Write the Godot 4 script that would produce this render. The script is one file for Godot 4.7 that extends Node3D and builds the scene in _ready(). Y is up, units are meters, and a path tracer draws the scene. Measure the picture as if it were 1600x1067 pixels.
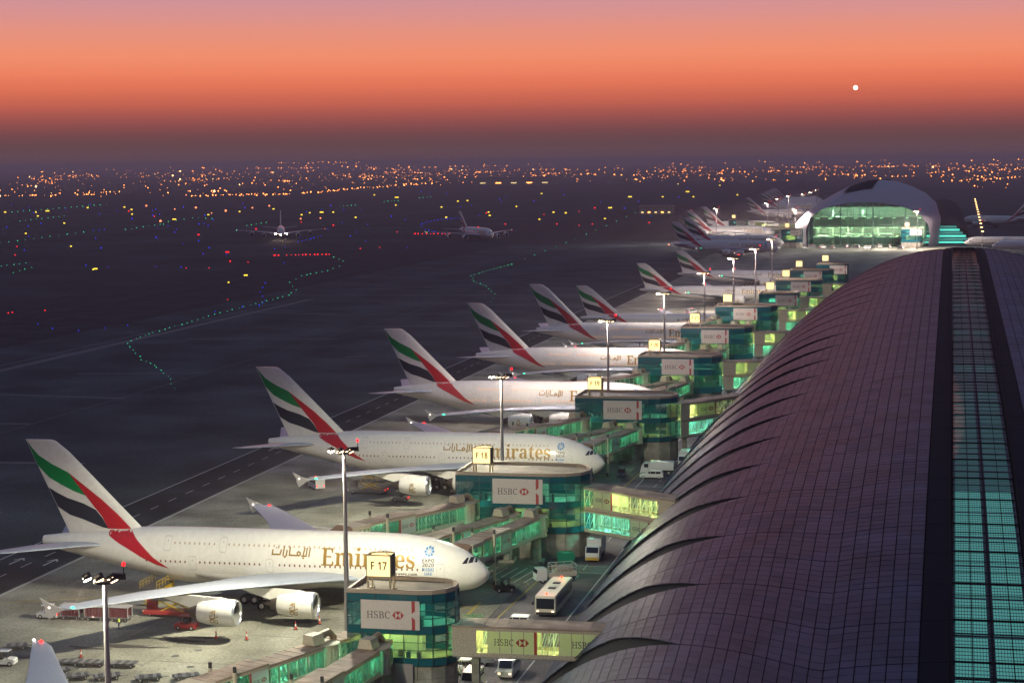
extends Node3D
# An airport at dusk, seen from a tower beside the concourse. x runs to the right across the stands,
# -z along the concourse, y up, metres.

const SPOT_GREEN := [-218, -534, -224, -546, -229, -558, -233, -566, -238, -574, -242, -582, -247, -590, -250, -596, -254, -602, -258, -608, -262, -613, -267, -624, -273, -634, -279, -646, -285, -657, -291, -669, -294, -679, -296, -689, -297, -695, -298, -702, -299, -708, -300, -714, -300, -714, -300, -721, -301, -729, -302, -736, -303, -744, -303, -752, -304, -760, -305, -768, -306, -777, -307, -786, -308, -795, -309, -805, -310, -814, -310, -823, -311, -832, -311, -841, -312, -850, -312, -859, -313, -869, -313, -878, -314, -887, -314, -896, -315, -906, -316, -916, -316, -926, -321, -944, -325, -964, -337, -994, -350, -1027, -356, -1056, -363, -1087, -363, -1097, -364, -1107, -364, -1118, -364, -1129, -364, -1140, -368, -1164, -372, -1190, -389, -1253, -400, -1279, -412, -1305, -204, -888, -209, -914, -214, -941, -220, -959, -226, -979, -232, -999, -236, -1010, -240, -1020, -245, -1031, -249, -1042, -255, -1066, -262, -1090, -263, -1102, -263, -1115, -264, -1128, -265, -1142, -265, -1152, -265, -1162, -265, -1172, -265, -1182, -265, -1193, -265, -1203, -265, -1214, -270, -1279, -275, -1335, -280, -1397, -285, -1464, -291, -1538, -298, -1619, -306, -1715, -316, -1821, -326, -1942, -338, -2079, -352, -2237, -369, -2420, -387, -2636, -789, -1551, -793, -1574, -796, -1597, -800, -1620, -804, -1645, -808, -1670, -812, -1695, -816, -1722, -820, -1749, -824, -1777, -829, -1806, -1312, -2617, -1316, -2643, -1320, -2670, -1324, -2698, -1328, -2726, -1332, -2754, -1336, -2783, -1341, -2813, -1345, -2843, -1350, -2874, -1354, -2906, -1359, -2938, -1364, -2971, -1369, -3004, -1374, -3038, -1379, -3073, -1384, -3109, -1082, -2179, -1087, -2204, -1093, -2230, -1098, -2256, -1104, -2283, -1109, -2311, -1115, -2339, -1121, -2368, -1127, -2397, -815, -1876, -819, -1901, -824, -1926, -828, -1953, -833, -1980, -838, -2008, -843, -2036, -839, -2036, -871, -2128, -881, -2177, -891, -2227, -901, -2280, -889, -2269, -876, -2259, -864, -2249, -722, -1982, -726, -2007, -730, -2034, -734, -2061, -738, -2089, -604, -1187, -605, -1197, -605, -1207, -606, -1217, -606, -1227, -575, -1172, -570, -1152, -564, -1133, -559, -1114, -911, -3173, -912, -3198, -913, -3223, -914, -3248, -915, -3274, -937, -3499, -941, -3540, -944, -3581, -948, -3623, -892, -2860, -892, -2880, -892, -2901, -892, -2921, -892, -2942]
const SPOT_BLUE := [-548, -2228, -550, -2220, -551, -2212, -553, -2204, -555, -2196, -556, -2188, -558, -2180, -556, -2156, -554, -2133, -552, -2110, -550, -2088, -543, -2051, -537, -2015, -530, -1981, -509, -1911, -489, -1847, -480, -1825, -471, -1804, -463, -1784, -454, -1764, -446, -1744, -525, -1566, -528, -1585, -531, -1605, -534, -1626, -538, -1647, -541, -1668, -545, -1690, -362, -1021, -350, -983, -339, -948, -327, -918, -316, -890, -311, -873, -307, -857, -924, -2917, -1013, -2445, -474, -1177, -799, -2055, -777, -2591, -592, -1996, -767, -1985, -984, -2287, -835, -1857, -1120, -2493, -1001, -2394, -652, -1452, -843, -1860, -685, -1647, -802, -1931, -1322, -2817, -623, -1589, -728, -1794, -597, -2165, -1250, -2559, -524, -1177, -1162, -2647, -1250, -2948, -499, -1431, -1018, -2787, -987, -1955, -702, -1419, -1018, -2433, -1307, -3143, -537, -1775, -927, -2388, -643, -2070, -555, -1660, -837, -1873, -836, -2530, -1359, -2748, -422, -1228, -507, -1347, -549, -1198, -1007, -2080, -1452, -2956, -469, -1576, -515, -1682, -561, -1453, -495, -1186, -978, -1988, -615, -1533, -1146, -2752, -1549, -3090, -798, -2038, -810, -1978, -761, -1880, -1144, -2857, -1127, -3016, -967, -2247, -866, -2690, -844, -2201, -652, -2301, -694, -1665, -817, -2639, -833, -1694, -744, -1646, -1110, -2653, -400, -1455, -528, -1355, -1207, -2464, -1142, -3117, -594, -1864, -502, -1464, -1423, -3130, -365, -748, -349, -728, -334, -720, -328, -732, -324, -745, -315, -821, -312, -848, -701, -3137, -1147, -4300, -1184, -5102, -335, -2250, -445, -3418, -1045, -3982, -708, -3726, -418, -2639, -442, -3327, -556, -2364, -674, -5004, -690, -2881, -325, -2251, -1334, -4948, -649, -3149, -465, -3081, -844, -4418, -517, -3028, -572, -4557, -998, -3944, -771, -3487, -681, -2773, -883, -6125, -690, -5271, -757, -3373]
const SPOT_RED := [-456, -1333, -453, -1334, -450, -1335, -448, -1336, -445, -1336, -443, -1337, -440, -1338, -437, -1339, -435, -1340, -432, -1341, -429, -1341, -427, -1342, -468, -1730, -465, -1730, -461, -1730, -457, -1730, -453, -1729, -450, -1729, -446, -1729, -442, -1729, -439, -1728, -435, -1728, -406, -803, -406, -807, -396, -819, -336, -893, -466, -1166, -451, -1167, -466, -1245, -450, -1236, -431, -1433, -422, -1455, -695, -2084, -622, -1971, -354, -1942, -347, -1980, -453, -2487, -353, -2562, -312, -2522, -385, -1984, -471, -2346, -979, -2346, -1131, -2617, -441, -1991, -499, -1780, -293, -2014, -736, -1475, -668, -1335, -560, -2418, -461, -2651]
const SPOT_ORANGE := [-1241, -2942, -1101, -2716, -1097, -2790, -956, -2488, -973, -2587, -999, -2768, -1015, -2889, -736, -2205, -719, -2228, -881, -2129, -1935, -5373, -1638, -4777, -1868, -5595, -1588, -3984, -202, -1492]
const SPOT_SIGN := [-868, -1759, -1305, -2582, -1253, -2573, -1269, -2643, -1153, -2373, -975, -2073, -1292, -2832, -519, -1143, -521, -1151, -1243, -2860, -1051, -2443, -1159, -2692, -688, -1474, -894, -2203, -924, -2393, -938, -2547, -936, -2682, -809, -2462, -802, -2491, -790, -2371, -785, -2488, -681, -2247, -383, -1020, -397, -1086, -774, -3135, -769, -3181, -565, -2230, -1115, -3812, -985, -3515, -701, -2740, -564, -2448, -529, -2302, -809, -2881, -532, -3423, -363, -2153, -435, -2140, -476, -2432, -593, -2753, -439, -2647, -471, -3402, -415, -3384, -529, -4848, -674, -5167, -889, -5862, -173, -2405, -772, -3822, -454, -2399, -354, -3536, -493, -3925]
const SPOT_STOP := [-672, -1714, -669, -1863, -462, -1324, -459, -1324, -516, -1373]
const LAMP_ROWS := [
	[Vector3(-1160, 12, -3220), Vector3(-1130, 12, -3392), Vector3(-1214, 12, -4032), Vector3(-1314, 12, -4940)],
	[Vector3(-1264, 12, -3199), Vector3(-1203, 12, -3357)],
	[Vector3(-4296, 75, -12500), Vector3(-4139, 69, -12500)],
	[Vector3(-4072, 77, -12500), Vector3(-3850, 71, -12500), Vector3(-3674, 35, -12500), Vector3(-3657, 12, -13402)],
	[Vector3(-3384, 12, -11794), Vector3(-2168, 12, -8604), Vector3(-2573, 12, -11822)],
	[Vector3(-1703, 12, -3354), Vector3(-1530, 12, -3482)],
	[Vector3(-1705, 12, -3690), Vector3(-1643, 12, -3738)],
	[Vector3(-1263, 12, -5805), Vector3(-1703, 12, -8788)],
	[Vector3(-1821, 12, -8927), Vector3(-1028, 12, -6843)],
	[Vector3(-1378, 12, -9168), Vector3(-672, 12, -8245)],
	[Vector3(-781, 12, -9213), Vector3(-350, 12, -6640), Vector3(-81, 12, -5520)],
	[Vector3(-58, 12, -6838), Vector3(343, 12, -8378)],
	[Vector3(-3411, 32, -12500), Vector3(-2720, 42, -12500)],
	[Vector3(4, 12, -4317), Vector3(215, 12, -5250)],
	[Vector3(-4568, 39, -12500), Vector3(-3939, 38, -12500)],
]

var M := {}
var taken := {}
var rng := RandomNumberGenerator.new()


class MB:
	var v := PackedVector3Array()
	var n := PackedVector3Array()
	var t := PackedVector2Array()

	func tri(a: Vector3, b: Vector3, c: Vector3, na: Vector3, nb: Vector3, nc: Vector3) -> void:
		if (b - a).cross(c - a).dot(na + nb + nc) > 0.0:
			v.append(a); v.append(c); v.append(b)
			n.append(na); n.append(nc); n.append(nb)
		else:
			v.append(a); v.append(b); v.append(c)
			n.append(na); n.append(nb); n.append(nc)

	func flat(a: Vector3, b: Vector3, c: Vector3) -> void:
		var m := (c - a).cross(b - a).normalized()
		tri(a, b, c, m, m, m)

	func quad(a: Vector3, b: Vector3, c: Vector3, d: Vector3, out := Vector3.ZERO) -> void:
		var m := (c - a).cross(b - d).normalized()
		if out != Vector3.ZERO and m.dot(out) < 0.0:
			m = -m
		tri(a, b, c, m, m, m)
		tri(a, c, d, m, m, m)

	func box(c: Vector3, s: Vector3, b := Basis()) -> void:
		var x := b.x * s.x * 0.5
		var y := b.y * s.y * 0.5
		var z := b.z * s.z * 0.5
		quad(c + x - y - z, c + x + y - z, c + x + y + z, c + x - y + z, x)
		quad(c - x - y - z, c - x + y - z, c - x + y + z, c - x - y + z, -x)
		quad(c - x + y - z, c + x + y - z, c + x + y + z, c - x + y + z, y)
		quad(c - x - y - z, c + x - y - z, c + x - y + z, c - x - y + z, -y)
		quad(c - x - y + z, c + x - y + z, c + x + y + z, c - x + y + z, z)
		quad(c - x - y - z, c + x - y - z, c + x + y - z, c - x + y - z, -z)

	# a box whose long top and bottom edges are chamfered by r, length along x
	func slab(c: Vector3, s: Vector3, r: float, b := Basis()) -> void:
		var hy := s.y * 0.5
		var hz := s.z * 0.5
		var prof := PackedVector2Array([Vector2(-hz, -hy + r), Vector2(-hz, hy - r), Vector2(-hz + r, hy), Vector2(hz - r, hy), Vector2(hz, hy - r), Vector2(hz, -hy + r), Vector2(hz - r, -hy), Vector2(-hz + r, -hy)])
		prism(c, prof, s.x, b)

	# a profile in the (z, y) plane drawn out along x
	func prism(c: Vector3, prof: PackedVector2Array, long: float, b := Basis()) -> void:
		var x := b.x * long * 0.5
		var k := prof.size()
		var mid := Vector2.ZERO
		for p in prof:
			mid += p / k
		for i in k:
			var p := c + b.z * prof[i].x + b.y * prof[i].y
			var q := c + b.z * prof[(i + 1) % k].x + b.y * prof[(i + 1) % k].y
			var e := (prof[i] + prof[(i + 1) % k]) * 0.5 - mid
			quad(p - x, q - x, q + x, p + x, b.z * e.x + b.y * e.y)
		var ids := Geometry2D.triangulate_polygon(prof)
		for i in range(0, ids.size(), 3):
			for side in [-1.0, 1.0]:
				var w: Array[Vector3] = []
				for j in 3:
					w.append(c + b.z * prof[ids[i + j]].x + b.y * prof[ids[i + j]].y + x * side)
				tri(w[0], w[1], w[2], x * side, x * side, x * side)

	func tube(a: Vector3, b: Vector3, r0: float, r1: float, seg := 10, caps := true) -> void:
		var d := (b - a).normalized()
		var s := d.cross(Vector3.UP if absf(d.y) < 0.9 else Vector3.RIGHT).normalized()
		var u := s.cross(d)
		for i in seg:
			var p := s * cos(TAU * i / seg) + u * sin(TAU * i / seg)
			var q := s * cos(TAU * (i + 1) / seg) + u * sin(TAU * (i + 1) / seg)
			tri(a + p * r0, a + q * r0, b + q * r1, p, q, q)
			tri(a + p * r0, b + q * r1, b + p * r1, p, q, p)
			if caps:
				tri(a, a + p * r0, a + q * r0, -d, -d, -d)
				tri(b, b + p * r1, b + q * r1, d, d, d)

	# rows of points, smooth; every row has the same length
	func sheet(rows: Array) -> void:
		var a := rows.size()
		var w: int = rows[0].size()
		var nn := []
		for i in a:
			var line := PackedVector3Array()
			var r0: PackedVector3Array = rows[maxi(i - 1, 0)]
			var r1: PackedVector3Array = rows[mini(i + 1, a - 1)]
			var r: PackedVector3Array = rows[i]
			var ring := r[0].distance_squared_to(r[w - 1]) < 1e-8
			for j in w:
				var l := j - 1 if j > 0 else (w - 2 if ring else 0)
				var g := j + 1 if j < w - 1 else (1 if ring else w - 1)
				var m := (r1[j] - r0[j]).cross(r[g] - r[l])
				line.append(m.normalized())
			nn.append(line)
		for i in a - 1:
			var p: PackedVector3Array = rows[i]
			var q: PackedVector3Array = rows[i + 1]
			var np: PackedVector3Array = nn[i]
			var nq: PackedVector3Array = nn[i + 1]
			for j in w - 1:
				tri(p[j], p[j + 1], q[j + 1], np[j], np[j + 1], nq[j + 1])
				tri(p[j], q[j + 1], q[j], np[j], nq[j + 1], nq[j])

	# a profile of (along, radius) turned about an axis
	func lathe(at: Vector3, axis: Vector3, prof: Array, seg := 24) -> void:
		var s := axis.cross(Vector3.UP if absf(axis.y) < 0.9 else Vector3.RIGHT).normalized()
		var u := s.cross(axis)
		var rows := []
		for p in prof:
			var line := PackedVector3Array()
			for i in seg + 1:
				var g := TAU * (i % seg) / seg
				line.append(at + axis * p[0] + (s * cos(g) + u * sin(g)) * p[1])
			rows.append(line)
		sheet(rows)

	func mesh() -> ArrayMesh:
		var arr := []
		arr.resize(Mesh.ARRAY_MAX)
		arr[Mesh.ARRAY_VERTEX] = v
		arr[Mesh.ARRAY_NORMAL] = n
		if t.size() == v.size():
			arr[Mesh.ARRAY_TEX_UV] = t
		var m := ArrayMesh.new()
		m.add_surface_from_arrays(Mesh.PRIMITIVE_TRIANGLES, arr)
		return m


func numbered(called: String) -> String:
	var k: int = taken.get(called, 0)
	taken[called] = k + 1
	return called if k == 0 else "%s_%03d" % [called, k]


func thing(called: String, label: String, category: String, at := Vector3.ZERO, turn := 0.0, group := "") -> Node3D:
	var o := Node3D.new()
	o.name = numbered(called)
	add_child(o)
	o.position = at
	o.rotation.y = turn
	tag(o, label, category, group)
	return o


func tag(o: Node, label: String, category: String, group := "") -> void:
	o.set_meta("label", label)
	o.set_meta("category", category)
	if group:
		o.set_meta("group", group)


func copy_of(root: Node3D, at: Vector3, turn: float, label: String, called := "") -> Node3D:
	var r: Node3D = root.duplicate()
	r.name = numbered(called if called else String(root.name).get_slice("_0", 0))
	add_child(r)
	r.position = at
	r.rotation.y = turn
	r.set_meta("label", label)
	return r


func part(called: String, shape, m: Material, parent: Node, at := Vector3.ZERO, turn := 0.0) -> MeshInstance3D:
	var o := MeshInstance3D.new()
	o.name = called
	o.mesh = shape.mesh() if shape is MB else shape
	o.material_override = m
	o.position = at
	o.rotation.y = turn
	o.cast_shadow = GeometryInstance3D.SHADOW_CASTING_SETTING_ON
	parent.add_child(o, true)
	return o


func group_part(called: String, parent: Node, at := Vector3.ZERO, turn := 0.0) -> Node3D:
	var o := Node3D.new()
	o.name = called
	o.position = at
	o.rotation.y = turn
	parent.add_child(o, true)
	return o


func structure(called: String, shape, m: Material, parent: Node = self) -> MeshInstance3D:
	var o := part(called, shape, m, parent)
	if parent == self:
		o.set_meta("kind", "structure")
	return o


func stuff(o: Node) -> Node:
	o.set_meta("kind", "stuff")
	return o


func lin(r: float, g: float, b: float, a := 1.0) -> Color:
	var c := Color(r, g, b).linear_to_srgb()
	c.a = a
	return c


func mk(key: String, c: Color, rough: float, metal := 0.0, coat := 0.0) -> StandardMaterial3D:
	var m := StandardMaterial3D.new()
	m.resource_name = key
	m.albedo_color = c
	m.roughness = rough
	m.metallic = metal
	if coat > 0.0:
		m.clearcoat_enabled = true
		m.clearcoat = coat
		m.clearcoat_roughness = 0.12
	M[key] = m
	return m


func glow(key: String, c: Color, times: float) -> StandardMaterial3D:
	var m := mk(key, c * 0.6, 0.5)
	m.emission_enabled = true
	m.emission = c
	m.emission_energy_multiplier = times
	return m


func pane(key: String, c: Color, alpha: float, rough := 0.06) -> StandardMaterial3D:
	var m := mk(key, Color(c.r, c.g, c.b, alpha), rough)
	m.transparency = BaseMaterial3D.TRANSPARENCY_ALPHA
	m.metallic_specular = 0.4
	return m


# a grey noise that varies a colour between two values
func mottle(freq: float, low: float, high: float, octaves: int, sd: int, warp := false, size := 512) -> NoiseTexture2D:
	var f := FastNoiseLite.new()
	f.seed = sd
	f.noise_type = FastNoiseLite.TYPE_SIMPLEX_SMOOTH
	f.frequency = freq
	f.fractal_octaves = octaves
	f.domain_warp_enabled = warp
	f.domain_warp_amplitude = 40.0
	var g := Gradient.new()
	g.set_color(0, Color(low, low, low))
	g.set_color(1, Color(high, high, high))
	var t := NoiseTexture2D.new()
	t.width = size
	t.height = size
	t.seamless = true
	t.noise = f
	t.color_ramp = g
	return t


# world-mapped colour variation on two scales
func worn(m: StandardMaterial3D, broad: Texture2D, metres: float, fine: Texture2D = null, fine_metres := 3.0) -> StandardMaterial3D:
	m.albedo_texture = broad
	m.uv1_triplanar = true
	m.uv1_world_triplanar = true
	m.uv1_scale = Vector3.ONE / metres
	if fine:
		m.detail_enabled = true
		m.detail_albedo = fine
		m.detail_blend_mode = BaseMaterial3D.BLEND_MODE_MUL
		m.detail_uv_layer = BaseMaterial3D.DETAIL_UV_2
		m.uv2_triplanar = true
		m.uv2_world_triplanar = true
		m.uv2_scale = Vector3.ONE / fine_metres
	return m


func omni(parent: Node, at: Vector3, c: Color, energy: float, size := 0.15, reach := 60.0) -> void:
	var l := OmniLight3D.new()
	l.name = "lamp_light"
	l.position = at
	l.light_color = c
	l.light_energy = energy
	l.light_size = size
	l.omni_range = reach
	l.omni_attenuation = 2.0
	l.shadow_enabled = true
	parent.add_child(l, true)


# triangles (x to the right, y up) of a word, its letters scaled to the given width and cap height, from the origin
func word_tris(s: String, serif: bool, bold: bool, width: float, height: float) -> PackedVector2Array:
	var f := SystemFont.new()
	f.font_names = PackedStringArray(["Droid Serif" if serif else "Droid Sans"])
	f.font_weight = 700 if bold else 400
	var t := TextMesh.new()
	t.font = f
	t.text = s
	t.font_size = 96
	t.pixel_size = 0.01
	t.depth = 0.0
	t.curve_step = 3.0
	var out := PackedVector2Array()
	var arr := t.surface_get_arrays(0)
	var vs: PackedVector3Array = arr[Mesh.ARRAY_VERTEX]
	var ix = arr[Mesh.ARRAY_INDEX]
	var lo := Vector2(1e9, 1e9)
	var hi := -lo
	for p in vs:
		lo = Vector2(minf(lo.x, p.x), minf(lo.y, p.y))
		hi = Vector2(maxf(hi.x, p.x), maxf(hi.y, p.y))
	var k := Vector2(width, height) / (hi - lo)
	if ix == null:
		for p in vs:
			out.append((Vector2(p.x, p.y) - lo) * k)
	else:
		for i in ix:
			out.append((Vector2(vs[i].x, vs[i].y) - lo) * k)
	return out


# flat lettering: triangles laid on a plane
func lay(mb: MB, tris: PackedVector2Array, at: Vector3, right: Vector3, up: Vector3) -> void:
	var m := right.cross(up).normalized()
	for i in range(0, tris.size(), 3):
		var a := at + right * tris[i].x + up * tris[i].y
		var b := at + right * tris[i + 1].x + up * tris[i + 1].y
		var c := at + right * tris[i + 2].x + up * tris[i + 2].y
		mb.tri(a, b, c, m, m, m)


func poly_tris(p: PackedVector2Array) -> PackedVector2Array:
	var out := PackedVector2Array()
	for i in Geometry2D.triangulate_polygon(p):
		out.append(p[i])
	return out


func stroke_tris(p: PackedVector2Array, w: float) -> PackedVector2Array:
	var out := PackedVector2Array()
	for i in p.size() - 1:
		var d := (p[i + 1] - p[i]).normalized()
		var s := d.orthogonal() * w * 0.5
		var a := p[i] - d * w * 0.4
		var b := p[i + 1] + d * w * 0.4
		out.append_array(PackedVector2Array([a - s, a + s, b + s, a - s, b + s, b - s]))
	return out


# ---------------------------------------------------------------- airliners
# stations along the body: metres behind the nose, height of the crown, of the keel, of the widest line, half width
const BODY_BIG := [[0.0, 5.16, 5.04, 5.1, 0.05], [0.25, 5.72, 4.45, 5.05, 0.62], [0.9, 6.5, 3.75, 5.0, 1.28], [2.0, 7.42, 3.1, 5.05, 2.0], [3.5, 8.4, 2.68, 5.25, 2.62], [5.5, 9.3, 2.44, 5.5, 3.1], [8.0, 10.02, 2.33, 5.8, 3.4], [11.0, 10.52, 2.3, 6.0, 3.54], [15.0, 10.76, 2.3, 6.1, 3.57], [20.0, 10.8, 2.3, 6.1, 3.57], [30.0, 10.8, 2.3, 6.1, 3.57], [40.0, 10.8, 2.3, 6.1, 3.57], [46.0, 10.78, 2.42, 6.1, 3.57], [50.0, 10.72, 2.95, 6.25, 3.52], [54.0, 10.55, 3.75, 6.55, 3.36], [58.0, 10.25, 4.62, 6.9, 3.0], [62.0, 9.85, 5.5, 7.3, 2.42], [66.0, 9.35, 6.35, 7.7, 1.68], [69.0, 8.95, 7.0, 7.95, 1.0], [70.2, 8.8, 7.25, 8.02, 0.7]]
const BODY_SLIM := [[0.0, 4.3, 4.2, 4.25, 0.05], [0.3, 4.85, 3.6, 4.2, 0.65], [1.0, 5.5, 3.0, 4.2, 1.3], [2.2, 6.35, 2.5, 4.3, 1.95], [4.0, 7.35, 2.2, 4.6, 2.6], [6.5, 8.0, 2.06, 4.95, 3.0], [9.0, 8.2, 2.0, 5.1, 3.1], [14.0, 8.2, 2.0, 5.1, 3.1], [30.0, 8.2, 2.0, 5.1, 3.1], [46.0, 8.2, 2.0, 5.1, 3.1], [51.0, 8.18, 2.35, 5.15, 3.05], [56.0, 8.05, 3.15, 5.4, 2.8], [61.0, 7.8, 4.1, 5.8, 2.35], [66.0, 7.45, 5.0, 6.15, 1.7], [70.0, 7.1, 5.6, 6.35, 0.95], [72.6, 6.85, 6.0, 6.42, 0.32]]
# stripes of the fin: share of the chord from the leading edge, share of the height
const FIN_GREEN := [0.972, 0.994, 0.918, 0.904, 0.848, 0.826, 0.64, 0.728, 0.407, 0.639, 0.404, 0.511, 0.402, 0.383, 0.555, 0.43, 0.71, 0.499, 0.876, 0.575, 0.99, 0.702]
const FIN_BLACK := [0.985, 0.458, 0.875, 0.403, 0.741, 0.348, 0.537, 0.295, 0.411, 0.227, 0.403, 0.142, 0.428, 0.02, 0.491, 0.03, 0.564, 0.06, 0.695, 0.113, 0.859, 0.159, 0.985, 0.243]
const FIN_RED := [0.407, 0.639, 0.294, 0.505, 0.187, 0.337, 0.141, 0.176, 0.129, 0.02, 0.428, 0.02, 0.389, 0.156, 0.4, 0.284, 0.402, 0.383]

var body_tab := []
var fin_tab := []


func station(u: float) -> Array:
	var k := 0
	while k < body_tab.size() - 2 and body_tab[k + 1][0] < u:
		k += 1
	var a: Array = body_tab[maxi(k - 1, 0)]
	var b: Array = body_tab[k]
	var c: Array = body_tab[k + 1]
	var d: Array = body_tab[mini(k + 2, body_tab.size() - 1)]
	var f := clampf((u - b[0]) / (c[0] - b[0]), 0.0, 1.0)
	var out := []
	for i in range(1, 5):
		var m0: float = (c[i] - a[i]) / maxf(c[0] - a[0], 0.01) * (c[0] - b[0])
		var m1: float = (d[i] - b[i]) / maxf(d[0] - b[0], 0.01) * (c[0] - b[0])
		if absf(c[i] - b[i]) < 1e-4:
			m0 = 0.0
			m1 = 0.0
		var f2 := f * f
		var f3 := f2 * f
		out.append((2 * f3 - 3 * f2 + 1) * b[i] + (f3 - 2 * f2 + f) * m0 + (3 * f2 - 2 * f3) * c[i] + (f3 - f2) * m1)
	return out


func body_side(u: float, y: float) -> float:
	var s := station(u)
	var h: float = (s[0] - s[2]) if y > s[2] else (s[2] - s[1])
	return s[3] * sqrt(maxf(0.0, 1.0 - pow((y - s[2]) / h, 2.0)))


# fin_tab: leading and trailing edge at the root and at the tip, as u, y, and the half thickness there
func fin_side(u: float, y: float) -> float:
	var h: float = (y - fin_tab[0][1]) / (fin_tab[2][1] - fin_tab[0][1])
	var le: float = lerpf(fin_tab[0][0], fin_tab[2][0], h)
	var te: float = lerpf(fin_tab[1][0], fin_tab[3][0], h)
	var t := clampf((u - le) / (te - le), 0.0, 1.0)
	return lerpf(0.75, 0.3, h) * pow(maxf(0.0, sin(PI * pow(t, 0.62))), 0.75)


func fin_point(t: float, h: float) -> Vector2:
	var y: float = lerpf(fin_tab[0][1], fin_tab[2][1], h)
	return Vector2(lerpf(lerpf(fin_tab[0][0], fin_tab[2][0], h), lerpf(fin_tab[1][0], fin_tab[3][0], h), t), y)


# paint laid on a curved side: triangles given as (u, y), cut small enough to follow the surface
func paint(mb: MB, tris: PackedVector2Array, side: float, f: Callable, off := 0.02, fine := 0.8) -> void:
	for i in range(0, tris.size(), 3):
		_paint(mb, tris[i], tris[i + 1], tris[i + 2], side, f, off, fine, 0)


func _paint(mb: MB, a: Vector2, b: Vector2, c: Vector2, side: float, f: Callable, off: float, fine: float, deep: int) -> void:
	var ab := a.distance_to(b)
	var bc := b.distance_to(c)
	var ca := c.distance_to(a)
	var most := maxf(ab, maxf(bc, ca))
	if most > fine and deep < 7:
		if most == ab:
			var m := (a + b) * 0.5
			_paint(mb, a, m, c, side, f, off, fine, deep + 1)
			_paint(mb, m, b, c, side, f, off, fine, deep + 1)
		elif most == bc:
			var m := (b + c) * 0.5
			_paint(mb, a, b, m, side, f, off, fine, deep + 1)
			_paint(mb, a, m, c, side, f, off, fine, deep + 1)
		else:
			var m := (c + a) * 0.5
			_paint(mb, a, b, m, side, f, off, fine, deep + 1)
			_paint(mb, m, b, c, side, f, off, fine, deep + 1)
		return
	var p: Array[Vector3] = []
	var q: Array[Vector3] = []
	for w in [a, b, c]:
		var z: float = f.call(w.x, w.y)
		var du: float = (f.call(w.x + 0.05, w.y) - z) / 0.05
		var dy: float = (f.call(w.x, w.y + 0.05) - z) / 0.05
		var m := Vector3(clampf(du, -4, 4), -clampf(dy, -4, 4), 1.0).normalized()
		m.z *= side
		p.append(Vector3(-w.x, w.y, side * z) + m * off)
		q.append(m)
	mb.tri(p[0], p[1], p[2], q[0], q[1], q[2])


# a wing of sections: leading edge point, chord, thickness share, twist-free; upright for the fin
func wing_loft(mb: MB, secs: Array) -> void:
	var rows := []
	for s in secs:
		var line := PackedVector3Array()
		var le: Vector3 = s[0]
		var c: float = s[1]
		for i in 29:
			var g := TAU * (i % 28) / 28.0
			var x := 0.5 + 0.5 * cos(g)
			var th: float = s[2] * c * 0.5 * (2.2 * sqrt(x) * (1.0 - x) + 0.25 * x * (1.0 - x))
			line.append(le + Vector3(-c * x, (th if g < PI else -th * 0.75), 0.0))
		rows.append(line)
	mb.sheet(rows)
	var last: PackedVector3Array = rows[-1]
	var mid := Vector3.ZERO
	for i in 28:
		mid += last[i] / 28.0
	for i in 28:
		mb.flat(mid, last[i], last[i + 1])


func oval_tris(c: Vector2, rx: float, ry: float, k := 8) -> PackedVector2Array:
	var out := PackedVector2Array()
	for i in k:
		var a := TAU * i / k
		var b := TAU * (i + 1) / k
		out.append_array(PackedVector2Array([c, c + Vector2(rx * cos(a), ry * sin(a)), c + Vector2(rx * cos(b), ry * sin(b))]))
	return out


func frame_tris(c: Vector2, w: float, h: float, line: float) -> PackedVector2Array:
	var out := PackedVector2Array()
	var x := w * 0.5
	var y := h * 0.5
	var r := 0.22
	var ring := PackedVector2Array([Vector2(-x + r, -y), Vector2(x - r, -y), Vector2(x, -y + r), Vector2(x, y - r), Vector2(x - r, y), Vector2(-x + r, y), Vector2(-x, y - r), Vector2(-x, -y + r)])
	for i in 8:
		var a := ring[i]
		var b := ring[(i + 1) % 8]
		var a2 := a * (1.0 - line / maxf(a.length(), 0.1))
		var b2 := b * (1.0 - line / maxf(b.length(), 0.1))
		out.append_array(PackedVector2Array([c + a, c + b, c + b2, c + a, c + b2, c + a2]))
	return out


# words on the right-hand side run towards the nose: x becomes -u
func on_side(tris: PackedVector2Array, u: float, y: float) -> PackedVector2Array:
	var out := PackedVector2Array()
	for p in tris:
		out.append(Vector2(u - p.x, y + p.y))
	return out


func script_tris(w: float, h: float) -> PackedVector2Array:
	# the arabic name, drawn as pen strokes in a box of 1080 by 290
	var out := PackedVector2Array()
	var pen := [[25, 195, 15, 85, 230, 85, 260, 195], [340, 280, 320, 70], [420, 190, 410, 70, 370, 22, 345, 36], [500, 275, 498, 75, 710, 70], [755, 70, 715, 95, 712, 145, 750, 172, 792, 145, 796, 95, 760, 68], [910, 260, 880, 80], [975, 260, 962, 65, 845, 60], [1062, 260, 1038, 55], [875, 8, 895, 12]]
	for s in pen:
		var line := PackedVector2Array()
		for i in range(0, s.size(), 2):
			line.append(Vector2(s[i] / 1080.0 * w, s[i + 1] / 290.0 * h))
		out.append_array(stroke_tris(line, 0.036 * w))
	for d in [[125, 250], [178, 250]]:
		var c := Vector2(d[0] / 1080.0 * w, d[1] / 290.0 * h)
		var k := 0.02 * w
		out.append_array(PackedVector2Array([c + Vector2(-k, 0), c + Vector2(0, k), c + Vector2(k, 0), c + Vector2(-k, 0), c + Vector2(k, 0), c + Vector2(0, -k)]))
	return out


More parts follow.
